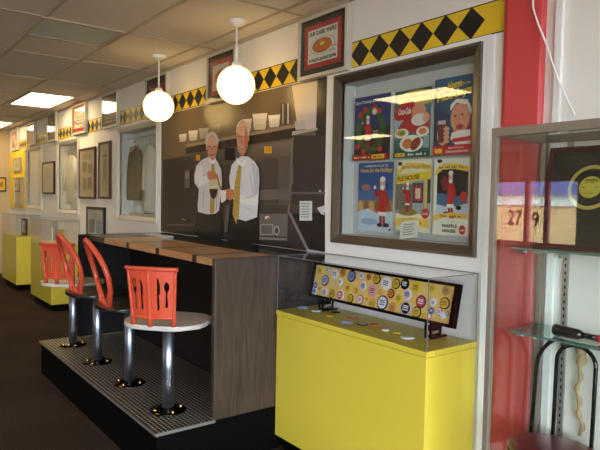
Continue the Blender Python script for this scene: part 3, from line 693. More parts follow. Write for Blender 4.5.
def d_waffle(a):
    a.rect(0, 0, 1, 1, (30, 28, 30)); a.rect(.09, .11, .91, .89, (188, 40, 52)); a.rect(.17, .2, .83, .8, (232, 230, 222))
    a.text('OUR CLASSIC WAFFLE', .2, .69, .8, .77, (24, 20, 20), .05); a.text("WORLD'S LEADING SERVER", .19, .225, .81, .285, (24, 20, 20), .05)
    a.ell(.5, .49, .29, .165, (196, 196, 190), 28); a.ell(.5, .49, .265, .15, (236, 234, 226), 28); a.ell(.49, .49, .22, .13, (196, 96, 36), 26); a.ell(.49, .495, .2, .115, (220, 124, 52), 26)
    for k in range(-4, 5):
        h = math.sqrt(max(0, 1-(k/4.8)**2)); a.line([(.49+k*.042, .495-.11*h), (.49+k*.042, .495+.11*h)], .006, (180, 84, 30)); a.k -= 1
        a.line([(.49-.195*h, .495+k*.024), (.49+.195*h, .495+k*.024)], .005, (180, 84, 30)); a.k -= 1
    a.k += 1; a.ell(.5, .52, .05, .035, (246, 222, 120), 12)
    a.line([(.66, .44), (.82, .42)], .014, (190, 70, 60)); a.bars(.68, .34, .8, .365, (90, 90, 90))
def d_red(a):
    a.rect(0, 0, 1, 1, (40, 30, 30)); a.rect(.09, .1, .91, .88, (190, 60, 60)); a.rect(.18, .2, .82, .77, (220, 210, 190)); a.ell(.5, .48, .24, .18, (206, 130, 70)); a.ell(.5, .5, .16, .12, (160, 80, 50))
def d_dark(a):
    a.rect(0, 0, 1, 1, (38, 28, 28)); a.rect(.08, .1, .92, .82, (178, 50, 50)); a.rect(.16, .2, .84, .62, (224, 214, 200)); a.bars(.22, .68, .78, .75, (232, 224, 210))
def d_brown_glare(a):
    a.rect(0, 0, 1, 1, (92, 48, 38)); a.rect(.07, .22, .93, .84, (150, 116, 70)); a.rect(.07, .08, .93, .2, (160, 52, 40)); a.bars(.2, .1, .8, .17, (226, 200, 160))  # gold field is glare on the glass, painted into the print
    a.ell(.5, .55, .26, .2, (190, 160, 100))
def d_text(a):
    a.rect(0, 0, 1, 1, (196, 56, 44)); a.rect(.14, .16, .86, .92, (232, 224, 206)); a.rect(.14, .7, .86, .92, (222, 200, 150))
    for k in range(3): a.bars(.36, .54-k*.13, .8, .62-k*.13, (34, 28, 26), 6)
    a.ell(.25, .4, .06, .05, (190, 50, 40))
def d_grid(a):
    a.rect(0, 0, 1, 1, (98, 60, 54)); a.rect(.1, .1, .9, .9, (150, 104, 88))
    for k in range(3): a.rect(.16+k*.24, .2, .34+k*.24, .8, [(120, 70, 60), (196, 170, 140), (130, 84, 70)][k])
def d_glare_top(a):
    a.rect(0, 0, 1, 1, (120, 86, 56)); a.rect(.1, .1, .9, .6, (140, 104, 70)); a.rect(.1, .6, .9, .9, (214, 196, 160))  # pale top is a reflection painted as part of the print
def d_card(a):
    a.rect(0, 0, 1, 1, (214, 196, 180)); a.rect(.12, .1, .88, .88, (190, 60, 56)); a.ell(.45, .6, .2, .18, (232, 220, 210)); a.ell(.6, .36, .2, .16, (226, 214, 204)); a.rect(.2, .14, .5, .3, (60, 40, 40))
fr = [(-3.3, -2.79, 2.413, 2.83, d_waffle, 'silver frame round a classic waffle print, nearest above the wall case'),
      (-4.63, -4.15, 2.41, 2.83, d_red, 'silver framed red matted print behind the larger globe lamp'),
      (-5.98, -5.45, 2.41, 2.83, d_dark, 'silver framed print behind the farther globe lamp'),
      (-7.35, -6.81, 2.416, 2.832, d_brown_glare, 'brown print with red foot and painted gold glare above the case of the brown vest'),
      (-8.6, -8.01, 2.434, 2.84, d_text, 'red bordered print with bold black words above the jacket case'),
      (-9.92, -9.43, 2.42, 2.86, d_grid, 'brownish print just left of the red bordered wordy print'),
      (-11.3, -10.78, 2.438, 2.83, d_glare_top, 'print with reflected glare painted across its top above the farthest wall case'),
      (-12.6, -12.05, 2.42, 2.845, d_card, 'red and white print above the yellow board')]
for x0, x1, z0, z1, d, lab in fr:
    frame_thing('picture_frame', lab, 'picture frame', x0, x1, z0, z1, M['silver'], .024, .045, d, 'framed prints along the ceiling border', -.004)
# framed clippings between the cases
def d_clip(a):
    a.rect(0, 0, 1, 1, (206, 190, 160)); a.rect(.1, .06, .9, .94, (196, 178, 148)); a.rect(.18, .54, .46, .76, (120, 104, 84)); a.rect(.54, .5, .82, .7, (130, 112, 90)); a.rect(.2, .14, .46, .4, (126, 108, 86)); a.rect(.54, .16, .8, .42, (116, 100, 80))
    for k in range(8): a.rect(.18, .8+k*.014, .82, .806+k*.014, (130, 112, 90)); a.k -= 1
    a.k += 1
def d_clip2(a):
    a.rect(0, 0, 1, 1, (200, 186, 158)); a.rect(.25, .1, .75, .9, (178, 164, 134)); a.rect(.34, .3, .66, .7, (150, 136, 108)); a.rect(.3, .76, .7, .8, (96, 84, 70))
def d_two(a):
    a.rect(0, 0, 1, 1, (190, 186, 176)); a.rect(.12, .08, .46, .6, (110, 106, 102)); a.rect(.54, .08, .88, .6, (104, 100, 98)); a.rect(.16, .66, .84, .9, (170, 166, 156))
def d_pale(a):
    a.rect(0, 0, 1, 1, (188, 190, 182)); a.rect(.15, .1, .85, .9, (176, 180, 174)); a.rect(.25, .5, .75, .8, (158, 164, 160))
frame_thing('picture_frame', 'wider of the two tall brown frames of yellowed clippings', 'picture frame', -8.33, -7.66, 1.546, 2.225, M['brownframe'], .03, .03, d_clip)
frame_thing('picture_frame', 'narrower tall brown frame just left of the vest case', 'picture frame', -7.52, -7.1, 1.553, 2.262, M['brownframe'], .03, .03, d_clip2)
frame_thing('picture_frame', 'black framed pair of photographs low on the wall behind the counter end', 'picture frame', -8.0, -7.3, 1.05, 1.447, M['blackframe'], .035, .03, d_two)
frame_thing('picture_frame', 'narrow black framed pale print between the two farther wall cases', 'picture frame', -10.3, -9.6, 1.6, 2.115, M['blackframe'], .03, .03, d_pale)
# yellow board at the far end
tag(MB().box(-12.85, -11.56, -.02, -.001, 1.33, 2.4).build('yellow_board', M['yellowboard']), 'tall yellow board on the wall in the far corner', 'board')
def bw(u, v): return at(u, v, y=-.03)
p, q = bw(13.8, 172), bw(21, 157)
frame_thing('picture_frame', 'small cream page framed on the upper half of the yellow board', 'picture frame', p.x, q.x, p.z, q.z, M['alu'], .03, .02, lambda a: (a.rect(0, 0, 1, 1, (206, 196, 160)), a.rect(.2, .3, .8, .7, (176, 164, 128))), None, -.0225)
p, q = bw(14.8, 207), bw(23, 177)
frame_thing('picture_frame', 'dark tall picture on the lower half of the yellow board', 'picture frame', p.x, q.x, 1.36, q.z, M['alu'], .03, .02, lambda a: (a.rect(0, 0, 1, 1, (150, 140, 120)), a.poly([(.2, .0), (.7, 0), (.6, .8), (.3, .9)], (84, 72, 60))), None, -.0225)
t = thing('picture_frame', 'small yellow picture in a black frame on the far end wall', 'picture frame', (X0, -.14, 1.64))
MB().box(X0, X0+.02, -.26, -.07, 1.63, 1.92).build('frame', M['blackframe'], t)
a = Art(lambda s, q: (X0+.0215, -.24+s*.15, 1.66+q*.23), (1, 0, 0)); a.rect(0, 0, 1, 1, (214, 170, 40)); a.rect(.25, .3, .75, .7, (150, 110, 40)); a.build('print', M['print'], t)

# ================================================================ CASES ON THE FLOOR
def floor_case(x0, x1, yf, label, zt=.896, zp=1.236):
    t = thing('display_case', label, 'display case', ((x0+x1)/2, yf/2, 0), 'yellow display cases along the wall')
    yb = -.013
    m = MB().box(x0, x1, yf, yb, .096, zt-.03, bev=.003).box(x0-.004, x1+.004, yf-.004, yb, zt-.027, zt, bev=.002)
    m.build('body', M['yellow'], t)
    MB().box(x0+.03, x1-.03, yf+.05, yb-.01, 0, .096).build('base', M['black'], t)
    e = .005; m = MB()
    m.box(x0+.002, x1-.002, yf+.002, yf+.002+e, zt, zp).box(x0+.002, x0+.002+e, yf+.008, yb, zt, zp).box(x1-.002-e, x1-.002, yf+.008, yb, zt, zp).box(x0+.002, x1-.002, yf+.002, yb, zp+.0005, zp+e)
    m.build('acrylic_cover', M['plexi'], t)
    m = MB(); w = .0017
    for (x, y) in ((x0+.002, yf+.002), (x1-.002, yf+.002), (x0+.002, yb), (x1-.002, yb)): m.box(x-w, x+w, y-w, y+w, zt, zp+e)
    for y in (yf+.002, yb): m.box(x0, x1, y-w, y+w, zp+e-w, zp+e+w)
    for x in (x0+.002, x1-.002): m.box(x-w, x+w, yf, yb, zp+e-w, zp+e+w)
    m.build('cover_edges', M['plexiedge'], t)
    if x0 > -4:
        for yy in (yf+.06, yb-.06):
            MB().lathe([(0, 0), (.005, 0), (.005, .002), (0, .003)], (0, 0, 0), 10).xf(Matrix.Translation((x1+.004, yy, zt-.015)) @ Matrix.Rotation(PI/2, 4, 'Y')).build('screw', M['steel'], t)
    return t
floor_case(-3.014, -1.795, -.39, 'large bright yellow case holding the board of round badges')
floor_case(-9.47, -8.33, -.39, 'yellow case behind the far stools, second from the room end')
floor_case(-11.6, -10.45, -.39, 'farthest yellow case below the yellow board')

# badge board leaning on two little easels
PB = Vector((0, -.15, .97)); PT = Vector((0, -.105, 1.188)); BX0, BX1 = -2.985, -1.83
upv = (PT-PB).normalized(); bn = Vector((1, 0, 0)).cross(upv); bn = -bn if bn.y > 0 else bn; BH = (PT-PB).length
def bpt(x, h, o=0): return Vector((x, PB.y, PB.z)) + upv*h + bn*o
def onboard(u, v, o=0):
    r = FW + RT*((u-300)/FPX) - UP*((v-225)/FPX); t = (PB-CP).dot(bn)/r.dot(bn); p = CP+r*t
    return p.x, (p-Vector((p.x, PB.y, PB.z))).dot(upv)
bt = thing('badge_board', 'long black framed yellow board covered in round badges', 'display board', ((BX0+BX1)/2, -.13, .97))
def obox(mb, x0, x1, h0, h1, o0, o1, mi=0):
    P = [bpt(x, h, o) for x in (x0, x1) for h in (h0, h1) for o in (o0, o1)]
    for q in ((0, 1, 3, 2), (4, 6, 7, 5), (0, 4, 5, 1), (2, 3, 7, 6), (0, 2, 6, 4), (1, 5, 7, 3)): mb.face([P[i] for i in q], mi)
m = MB(); fw = .016
obox(m, BX0, BX1, 0, fw, -.02, .014); obox(m, BX0, BX1, BH-fw, BH, -.02, .014); obox(m, BX0, BX0+fw, fw, BH-fw, -.02, .014); obox(m, BX1-fw*1.6, BX1, fw, BH-fw, -.02, .014)
m.build('frame', M['black'], bt)
m = MB(); obox(m, BX0+.01, BX1-.01, .01, BH-.01, -.012, 0); m.build('backing', mat('yellow_felt', (232, 194, 104), .8), bt)
BC = dict(y=(226, 190, 50), w=(232, 230, 230), o=(214, 130, 50), n=(48, 52, 96), k=(30, 26, 26), p=(232, 160, 160), r=(206, 70, 60), l=(190, 180, 210), b=(120, 150, 210), g=(206, 214, 180), t=(196, 150, 80))
BL = []
for u, v, r, a, b in [(115, 118, 26, 'y', 'y'), (172, 110, 20, 'l', 'w'), (225, 143, 32, 'w', 'w'), (287, 133, 26, 'o', 'o'), (352, 158, 36, 'k', 'b'), (152, 190, 34, 'n', 'l'), (265, 203, 24, 'w', 'w'), (205, 218, 14, 'g', 'g'),
                      (425, 155, 28, 'p', 'w'), (480, 165, 20, 'r', 'o'), (540, 180, 32, 'k', 'y'), (437, 232, 28, 'w', 'l'), (325, 247, 24, 'y', 'y'), (378, 265, 16, 'k', 'y'), (508, 268, 40, 'p', 'p'), (75, 226, 20, 'b', 'n'), (68, 270, 21, 'w', 'b'),
                      (112, 250, 9, 'o', 'o'), (147, 278, 24, 'w', 'l'), (202, 290, 25, 'k', 'y'), (265, 300, 32, 'w', 'r'), (340, 327, 27, 'k', 'y'), (413, 335, 30, 'r', 'w'), (462, 332, 10, 'o', 'o'), (503, 362, 27, 'o', 'y'), (568, 278, 16, 'o', 'y')]:
    BL.append((305+u/7.5, 255+v/7.5, r/7.5, a, b))
for u, v, r, a, b in [(67, 80, 33, 'w', 'w'), (128, 83, 26, 'k', 'y'), (181, 83, 28, 'k', 'k'), (248, 105, 30, 'y', 'y'), (97, 141, 23, 'k', 'o'), (143, 170, 22, 'y', 'y'), (195, 147, 27, 'w', 'l'), (345, 110, 22, 'y', 'y'), (350, 195, 20, 'w', 'w'),
                      (420, 200, 30, 'k', 'y'), (277, 190, 32, 'n', 'r'), (45, 202, 36, 'n', 'w'), (105, 225, 24, 'o', 't'), (186, 230, 35, 'l', 'k'), (250, 262, 28, 'k', 'y'), (293, 283, 16, 't', 'y'), (340, 245, 18, 'b', 'n'), (385, 250, 21, 'r', 'w'), (328, 278, 14, 'r', 'w'), (408, 272, 17, 'w', 'w'), (434, 262, 12, 'k', 'l'), (428, 125, 24, 't', 't')]:
    BL.append((375+u/6, 270+v/6, r/6, a, b))
for i, (u, v, r, ca, cb_) in enumerate(BL):
    x, h = onboard(u, v); dpt = (bpt(x, h)-CP).dot(FW); rr = r*dpt/FPX*1.24; h = min(max(h, rr+.012), BH-rr-.012) if rr < BH/2 else h
    x = min(max(x, BX0+rr+.018), BX1-rr-.028)
    m = MB(); seg = 18; rings = []
    for (q, o_) in ((1, .0005), (1, .002), (.8, .0042), (.78, .0042), (.001, .005)):
        rings.append([m.bm.verts.new(bpt(x+rr*q*math.cos(2*PI*k/seg), h+rr*q*math.sin(2*PI*k/seg), o_)) for k in range(seg)])
    for j in range(4):
        for k in range(seg):
            f = m.bm.faces.new((rings[j][k], rings[j][(k+1) % seg], rings[j+1][(k+1) % seg], rings[j+1][k])); f.material_index = 0 if j < 2 else 1
    if rr > .018:   # printed mark across the middle
        mk = 2
        for dh in (-.25, .05, .3):
            w = rr*(.5 if dh else .55); hh = rr*.07
            m.face([bpt(x-w, h+dh*rr-hh, .0053), bpt(x+w, h+dh*rr-hh, .0053), bpt(x+w, h+dh*rr+hh, .0053), bpt(x-w, h+dh*rr+hh, .0053)], mk)
    tcol = BC['n'] if cb_ in 'wlbg' else (BC['w'] if cb_ in 'knr' else (110, 70, 30))
    m.build('badge', [mat('badge_%s' % ca, BC[ca], .25), mat('badge_%s' % cb_, BC[cb_], .25), mat('badge_ink_%d_%d_%d' % tcol, tcol, .3)], bt)
for x, lab in ((-2.83, 'small black easel under the left end of the badge board'), (-1.965, 'small black easel under the right end of the badge board')):
    t = thing('easel_stand', lab, 'stand', (x, -.15, .898), 'easels under the badge board')
    m = MB()
    m.box(x-.024, x-.012, -.185, -.06, .898, .91, bev=.003).box(x+.012, x+.024, -.185, -.06, .898, .91, bev=.003).box(x-.024, x+.024, -.1, -.085, .898, .91)
    m.box(x-.024, x-.008, -.185, -.175, .905, .978, bev=.003).box(x+.008, x+.024, -.185, -.175, .905, .978, bev=.003).box(x-.024, x+.024, -.185, -.12, .94, .962)
    m.build('foot', M['black'], t)
    MB().tube([(x, -.09, .905), (x, -.075, 1.02)], .007, 8).build('back_rest', M['black'], t)
# loose badges lying on the case top
LB = [(303, 307, 4.2, 'b', 'blue badge lying nearest the left end of the case top'), (316.5, 310.5, 3.6, 'w', 'white badge lying beside the left easel'), (329, 306.5, 3.2, 'l', 'lilac badge lying behind the left easel foot'), (329.5, 315.5, 2.4, 'y', 'small yellow badge lying left of the brown oval one'),
      (336, 312, 3, 'k', 'small black badge lying just left of the brown one'), (352.5, 316.5, 4.2, 'r', 'reddish badge lying farthest back near the middle of the case top'), (346.6, 322, 4.6, 'b', 'blue badge lying at the front middle of the case top'), (362.6, 323.8, 4.6, 'k', 'dark badge lying right of the blue middle one'),
      (374, 324.4, 3, 'r', 'small red badge lying right of the dark one'), (385.5, 329.6, 2.8, 'w', 'small white badge lying left of the big white oval'), (397, 332.5, 2.6, 'y', 'small yellow badge lying behind the big white oval'), (407.5, 337, 5.2, 'w', 'largest white badge lying near the right front of the case')]
for u, v, r, c, lab in LB:
    p = at(u, v, z=.9); dpt = (p-CP).dot(FW); rr = 1.4*r*dpt/FPX
    m = MB().lathe([(0, 0), (rr, 0), (rr, .003), (rr*.85, .006), (rr*.8, .0065), (0, .008)], (p.x, p.y, .8965), 18)
    for f in m.bm.faces: f.material_index = 1 if f.calc_center_median().z > .8965+.0064 and c != 'w' and r > 3 else 0
    o = m.build('badge', [mat('badge_%s' % c, BC[c], .25), mat('badge_w', BC['w'], .25)]); tag(o, lab, 'badge', 'loose badges on the case top')
# things in the far cases
m = tag(MB().box(-9.1, -8.98, -.22, -.2, .897, 1.12).build('leaning_card', M['paper']), 'white card standing in the second yellow case', 'card')
m = tag(MB().box(-8.85, -8.6, -.16, -.14, .897, 1.1).build('leaning_photo', mat('pale_photo', (206, 176, 110), .5)), 'tan photograph standing in the second yellow case', 'photograph')
m = tag(MB().box(-8.95, -8.7, -.33, -.24, .897, .915, bev=.004).build('booklet', M['paper']), 'white booklet lying in the second yellow case', 'booklet')
frame_thing('picture_frame', 'red brown frame standing inside the farthest yellow case', 'picture frame', -10.95, -10.62, .897, 1.18, M['brownframe'], .04, .03, lambda a: (a.rect(0, 0, 1, 1, (206, 196, 180)), a.rect(.3, .2, .7, .7, (90, 50, 44))), None, -.18)
m = tag(MB().box(-11.4, -11.05, -.2, -.18, .897, 1.15).build('white_placard', M['paper']), 'white placard standing at the left of the farthest yellow case', 'placard')

# ================================================================ COUNTER
CX0, CX1, CYF = -5.5, -3.024, -.82
ct = thing('serving_counter', 'long diner counter of light planks with dark inlays and dark ends', 'counter', ((CX0+CX1)/2, -.45, 0))
MB().box(CX1-.04, CX1, CYF-.01, -.014, .165, 1.238, bev=.006).build('end_panel', M['wooddark'], ct)
MB().box(CX0, CX0+.05, CYF-.06, -.014, .3, 1.238, bev=.006).build('end_panel', mat('shaded_wood_laminate', (24, 23, 24), .7, spec=.2), ct)  # same wood as the near end, with its shade put into the colour
MB().box(CX1-.04, CX1-.02, CYF+.02, -.014, .0, .165).build('plinth', M['black'], ct)
MB().box(CX0+.05, CX1-.04, -.40, -.36, .292, 1.19).build('knee_wall', M['kneedark'], ct)
edges = [-3.31, -3.87, -4.43, -4.99]
segs = [(CX1-.042, -3.282)] + [(edges[i]-.028, edges[i+1]+.028) for i in range(3)]
for a_, b_ in segs:
    MB().box(min(a_, b_), max(a_, b_), CYF, -.385, 1.192, 1.237, bev=.003).build('plank', M['woodlight'], ct)
for e in edges:
    MB().box(e-.0275, e+.0275, CYF-.001, -.385, 1.192, 1.2372).build('inlay_strip', M['woodstrip'], ct)
MB().box(CX0+.051, -5.018, CYF, -.385, 1.192, 1.2365).build('dark_top_section', M['woodstrip'], ct)
MB().box(CX0+.051, CX1-.042, -.3845, -.014, 1.192, 1.238, bev=.003).build('back_ledge', M['blackgloss'], ct)
# sheet on the ledge
p0 = at(131, 235.5, z=1.24)
o = MB().box(-5.2, -4.78, -.36, -.27, 1.2385, 1.252, bev=.002).build('menu_sheet', mat('menu_card', (188, 196, 206), .3)); tag(o, 'pale glossy menu lying at the back of the counter', 'menu')

# raised platform
pt = thing('raised_platform', 'black foot platform under the stools topped with ribbed metal tread plate', 'platform', (-4.25, -.8, 0))
PX0, PX1, PY0 = -5.527, -3.0, -1.2
MB().box(PX0, PX1-.02, PY0+.012, -.36, 0, .277).build('base', M['black'], pt)
MB().box(PX0-.01, PX1-.045, PY0, -.402, .277, .29).box(PX1-.045, PX1, PY0, CYF-.012, .277, .29).build('tread_plate', tread_mat(), pt)
MB().box(PX0-.013, PX1+.003, PY0-.004, PY0-.0002, .274, .2915).box(PX1+.0002, PX1+.004, PY0-.004, CYF-.012, .274, .2915).build('edge_strip', M['alu'], pt)

# ================================================================ STOOLS
ZS = .857 - .29      # seat top over platform
def superell(a, b, n=3.0, k=36, c=0):
    P = []
    for i in range(k):
        t = 2*PI*i/k; ct_, st = math.cos(t), math.sin(t)
        P.append((a*math.copysign(abs(ct_)**(2/n), ct_), b*math.copysign(abs(st)**(2/n), st)+c))
    return P
def stool_base(t, seat_m, seat_z):
    MB().lathe([(0, 0), (.11, 0), (.11, .006), (.07, .012), (.045, .024), (0, .022)], (0, 0, 0), 28).build('base_flange', M['darkchrome'], t)
    MB().lathe([(.036, .015), (.036, seat_z-.03)], (0, 0, 0), 24).build('post', M['chrome'], t)
    for k in range(4):
        an = PI/4+k*PI/2
        MB().lathe([(0, .005), (.013, .005), (.013, .018), (.006, .024), (0, .024)], (.082*math.cos(an), .082*math.sin(an), 0), 8).build('bolt', M['brass'], t)
    s = MB().prism(superell(.25, .22, 2.8, 44), seat_z-.028, seat_z, bev=.008); s.build('seat', seat_m, t)
    MB().box(-.11, .11, -.02, .02, seat_z-.04, seat_z-.028).box(-.02, .02, -.11, .11, seat_z-.042, seat_z-.029).build('seat_bracket', M['chrome'], t)
def bend(s, z, Rr, lean, z0):
    th = s/Rr; rr = Rr + lean*(z-z0)
    return (rr*math.sin(th), -rr*math.cos(th), z)
def cut_sheet(outer, holes, th):
    cu = bpy.data.curves.new('c', 'CURVE'); cu.dimensions = '2D'; cu.fill_mode = 'BOTH'; cu.extrude = th
    for P in [outer]+holes:
        sp = cu.splines.new('POLY'); sp.points.add(len(P)-1)
        for i, p in enumerate(P): sp.points[i].co = (p[0], p[1], 0, 1)
        sp.use_cyclic_u = True
    ob = bpy.data.objects.new('c', cu); C.objects.link(ob)
    me = bpy.data.meshes.new_from_object(ob.evaluated_get(bpy.context.evaluated_depsgraph_get()))
    bpy.data.objects.remove(ob); bpy.data.curves.remove(cu); bm = bmesh.new(); bm.from_mesh(me); bpy.data.meshes.remove(me)
    xs = [v.co.x for v in bm.verts]; n = 8
    for i in range(1, n):
        x = min(xs)+(max(xs)-min(xs))*i/n
        bmesh.ops.bisect_plane(bm, geom=bm.verts[:]+bm.edges[:]+bm.faces[:], plane_co=(x, 0, 0), plane_no=(1, 0, 0))
    return bm
def knife(cx, cz, h):
    return [(cx-.006, cz), (cx+.006, cz), (cx+.008, cz+h*.12), (cx+.005, cz+h*.48), (cx+.011, cz+h*.52), (cx+.012, cz+h*.8), (cx+.003, cz+h), (cx-.004, cz+h), (cx-.006, cz+h*.5)]
def spoon(cx, cz, h):
    P = [(cx-.006, cz), (cx+.006, cz), (cx+.008, cz+h*.1), (cx+.004, cz+h*.55)]
    P += [(cx+.014*math.cos(t), cz+h*.8+h*.2*math.sin(t)) for t in [(-60+i*30)*PI/180 for i in range(11)]]
    return P+[(cx-.004, cz+h*.55), (cx-.008, cz+h*.1)]
def fork(cx, cz, h):
    P = [(cx-.006, cz), (cx+.006, cz), (cx+.004, cz+h*.5), (cx+.014, cz+h*.62), (cx+.014, cz+h), (cx+.008, cz+h), (cx+.007, cz+h*.72), (cx+.003, cz+h*.72), (cx+.003, cz+h), (cx-.003, cz+h), (cx-.003, cz+h*.72), (cx-.007, cz+h*.72), (cx-.008, cz+h), (cx-.014, cz+h), (cx-.014, cz+h*.62), (cx-.004, cz+h*.5)]
    return P
def panel_stool():
    t = thing('counter_stool', '', 'stool', (0, 0, 0), 'stools along the counter'); stool_base(t, M['seatwhite'], ZS)
    Rr = .235; hw = .135; z0, z1 = ZS+.045, ZS+.33; lean = .12
    bk = thing('backrest', None, None); bk.parent = t
    top = [bend(-hw-.012+(2*hw+.024)*i/16, z1+.004*math.sin(PI*i/16), Rr+.004, lean, ZS) for i in range(17)]
    m = MB().tube(top, .0125, 10, flat=1.0); m.build('top_rail', M['orange'], t)
    m = MB().tube([bend(-hw+2*hw*i/12, z0+.004, Rr, lean, ZS) for i in range(13)], .009, 8); m.build('bottom_rail', M['orange'], t)
    for s in (-hw+.004, -.002, hw-.004):
        m = MB().tube([bend(s, ZS+(z1-ZS)*i/6, Rr, lean, ZS) for i in range(7)], [.017, .013, .011, .011, .011, .011, .011], 10)
        m.build('upright', M['orange'], t)
    bpy.data.objects.remove(bk)
    for (a_, b_, shapes) in ((-hw+.01, -.008, [fork(-.088, z0+.05, .18), knife(-.045, z0+.05, .175)]), (.004, hw-.01, [knife(.048, z0+.05, .185), spoon(.092, z0+.065, .15)])):
        bm = cut_sheet([(a_, z0), (b_, z0), (b_, z1), (a_, z1)], shapes, .0035)
        for v in bm.verts:
            s, z, d = v.co.x, v.co.y, v.co.z; q = bend(s, z, Rr+d, lean, ZS); v.co = q
        mb = MB(); mb.bm.free(); mb.bm = bm; mb.build('back_panel', M['orange'], t)
    return t
def hoop_stool():
    t = thing('counter_stool', '', 'stool', (0, 0, 0), 'stools along the counter'); stool_base(t, M['seatblack'], ZS)
    H = .43
    def pt(s, w, f):   # side s, half width w, height fraction f
        return (s*w, -.165 - .01*f - .12*f*f, ZS+.012+H*f)
    W = [(0, .1), (.1, .125), (.25, .165), (.45, .185), (.62, .175), (.78, .135), (.9, .08), (.97, .035), (1, 0)]
    path = [pt(-1, w, f) for f, w in W] + [pt(1, w, f) for f, w in W[-2::-1]]
    MB().tube(path, [.021]+[.018]*(len(path)-2)+[.02], 10).build('hoop', M['orange'], t)
    for s in (-1, 1):
        MB().tube([pt(s, .035, 0), pt(s, .06, .08), pt(s, .11, .2), pt(s, .165, .34)], [.015, .011, .01, .01], 8).build('brace', M['orange'], t)
        for w in (.1, .035):
            MB().lathe([(0, 0), (.022, 0), (.022, .02), (.014, .035), (0, .036)], (s*w, -.165, ZS), 12).build('foot_boss', M['orange'], t)
    return t
PZ = .2905
A = panel_stool(); A['label'] = 'nearest stool with white seat and cut out orange red back'; A.location = (-3.303, -.99, PZ); A.rotation_euler.z = math.radians(40)
D = copy_tree(A); D['label'] = 'farthest stool with white seat and cut out orange red back'; D.location = (-5.22, -1.0, PZ); D.rotation_euler.z = math.radians(42)
Bq = hoop_stool(); Bq['label'] = 'second stool from the near end, black seat and open orange red hoop back'; Bq.location = (-3.937, -.99, PZ); Bq.rotation_euler.z = math.radians(-5)
Cq = copy_tree(Bq); Cq['label'] = 'third stool from the near end, black seat, hoop back before the far stool'; Cq.location = (-4.581, -1.0, PZ); Cq.rotation_euler.z = math.radians(1)

# ================================================================ LAMPS
def pendant():
    t = thing('pendant_lamp', '', 'pendant lamp', (0, 0, 0), 'globe lamps over the counter')
    MB().lathe([(0, 0), (.055, 0), (.062, -.008), (.058, -.028), (.02, -.04), (0, -.04)][::-1], (0, 0, 0), 24).build('canopy', M['casing'], t)
    MB().tube([(0, 0, -.035), (0, 0, -.34)], .0075, 10).build('rod', M['casing'], t)
    MB().lathe([(0, -.30), (.03, -.3), (.035, -.325), (.04, -.345), (0, -.345)][::-1], (0, 0, 0), 20).build('fitter', M['casing'], t)
    r = .136; MB().lathe([(r*math.sin(PI*i/20), -.462+r*math.cos(PI*i/20)*1.0) for i in range(21)], (0, 0, 0), 32).build('globe', M['globe'], t)
    return t
L1 = pendant(); L1['label'] = 'nearer and larger looking white globe lamp on a thin rod'; L1.location = (-3.675, -.316, ZC)
L2 = copy_tree(L1); L2['label'] = 'farther white globe lamp before the left edge of the mural'; L2.location = (-5.012, -.318, ZC)
def ceil_light(x0, x1, y0, y1, label, m):
    t = thing('ceiling_light', label, 'ceiling light', ((x0+x1)/2, (y0+y1)/2, ZC), 'recessed ceiling lights')
    w = .03; z0 = ZC-.012
    MB().box(x0, x1, y0, y0+w, z0, ZC).box(x0, x1, y1-w, y1, z0, ZC).box(x0, x0+w, y0+w, y1-w, z0, ZC).box(x1-w, x1, y0+w, y1-w, z0, ZC).build('frame', M['grid'], t)
    MB().box(x0+w, x1-w, y0+w, y1-w, ZC-.008, ZC-.001).build('diffuser', m, t)
ceil_light(-9.13, -7.87, -.76, -.19, 'bright rectangular ceiling light over the far cases', M['tube'])
ceil_light(-12.6, -11.5, -.8, -.2, 'bright ceiling light at the left edge, farthest along the row', M['tube'])
ceil_light(-5.08, -4.5, -1.43, -.82, 'unlit greenish ceiling panel at the upper left', M['offdiff'])
ceil_light(-9.2, -8.0, -5.94, -5.35, 'ceiling light mirrored as the lower warm streak in the poster case glass', M['tube'])
ceil_light(-5.4, -4.2, -3.2, -2.63, 'ceiling light mirrored as the upper warm streak in the poster case glass', M['tube'])

# ================================================================ CABINET AT THE RIGHT
KX0, KX1, KY, KZ = -1.462, -.3, -.415, 1.9
kb = thing('glass_cabinet', 'tall aluminium framed glass cabinet at the right', 'cabinet', ((KX0+KX1)/2, KY/2, 0))
m = MB(); r_ = .011
for x in (KX0+.011, KX1-.011):
    m.box(x-r_, x+r_, KY, KY+.022, .12, KZ-.03).box(x-r_, x+r_, -.045, -.023, .12, KZ-.03)
m.box(KX0, KX1, KY-.003, KY+.022, KZ-.03, KZ+.004).box(KX0, KX1, -.045, -.023, KZ-.03, KZ+.004)
m.box(KX0, KX0+.022, KY+.022, -.045, KZ-.03, KZ+.004).box(KX1-.022, KX1, KY+.022, -.045, KZ-.03, KZ+.004)
m.box(KX0, KX1, KY, KY+.022, .12, .145)
m.build('frame', mat('cabinet_frame', (146, 134, 120), .4, metal=.4), kb)
MB().box(KX0, KX1, KY+.01, -.023, 0, .12).build('base', mat('grey_base', (120, 118, 114), .5), kb)
MB().box(KX0+.022, KX1-.022, KY+.006, KY+.011, .145, KZ-.03).build('front_glass', M['glass'], kb)
MB().box(KX0+.006, KX0+.011, KY+.022, -.045, .12, KZ-.03).build('side_glass', M['glass'], kb)
MB().box(KX1-.011, KX1-.006, KY+.022, -.045, .12, KZ-.03).build('side_glass', M['glass'], kb)
MB().box(KX0+.022, KX1-.022, KY+.022, -.045, KZ-.012, KZ-.006).build('top_glass', M['glass'], kb)
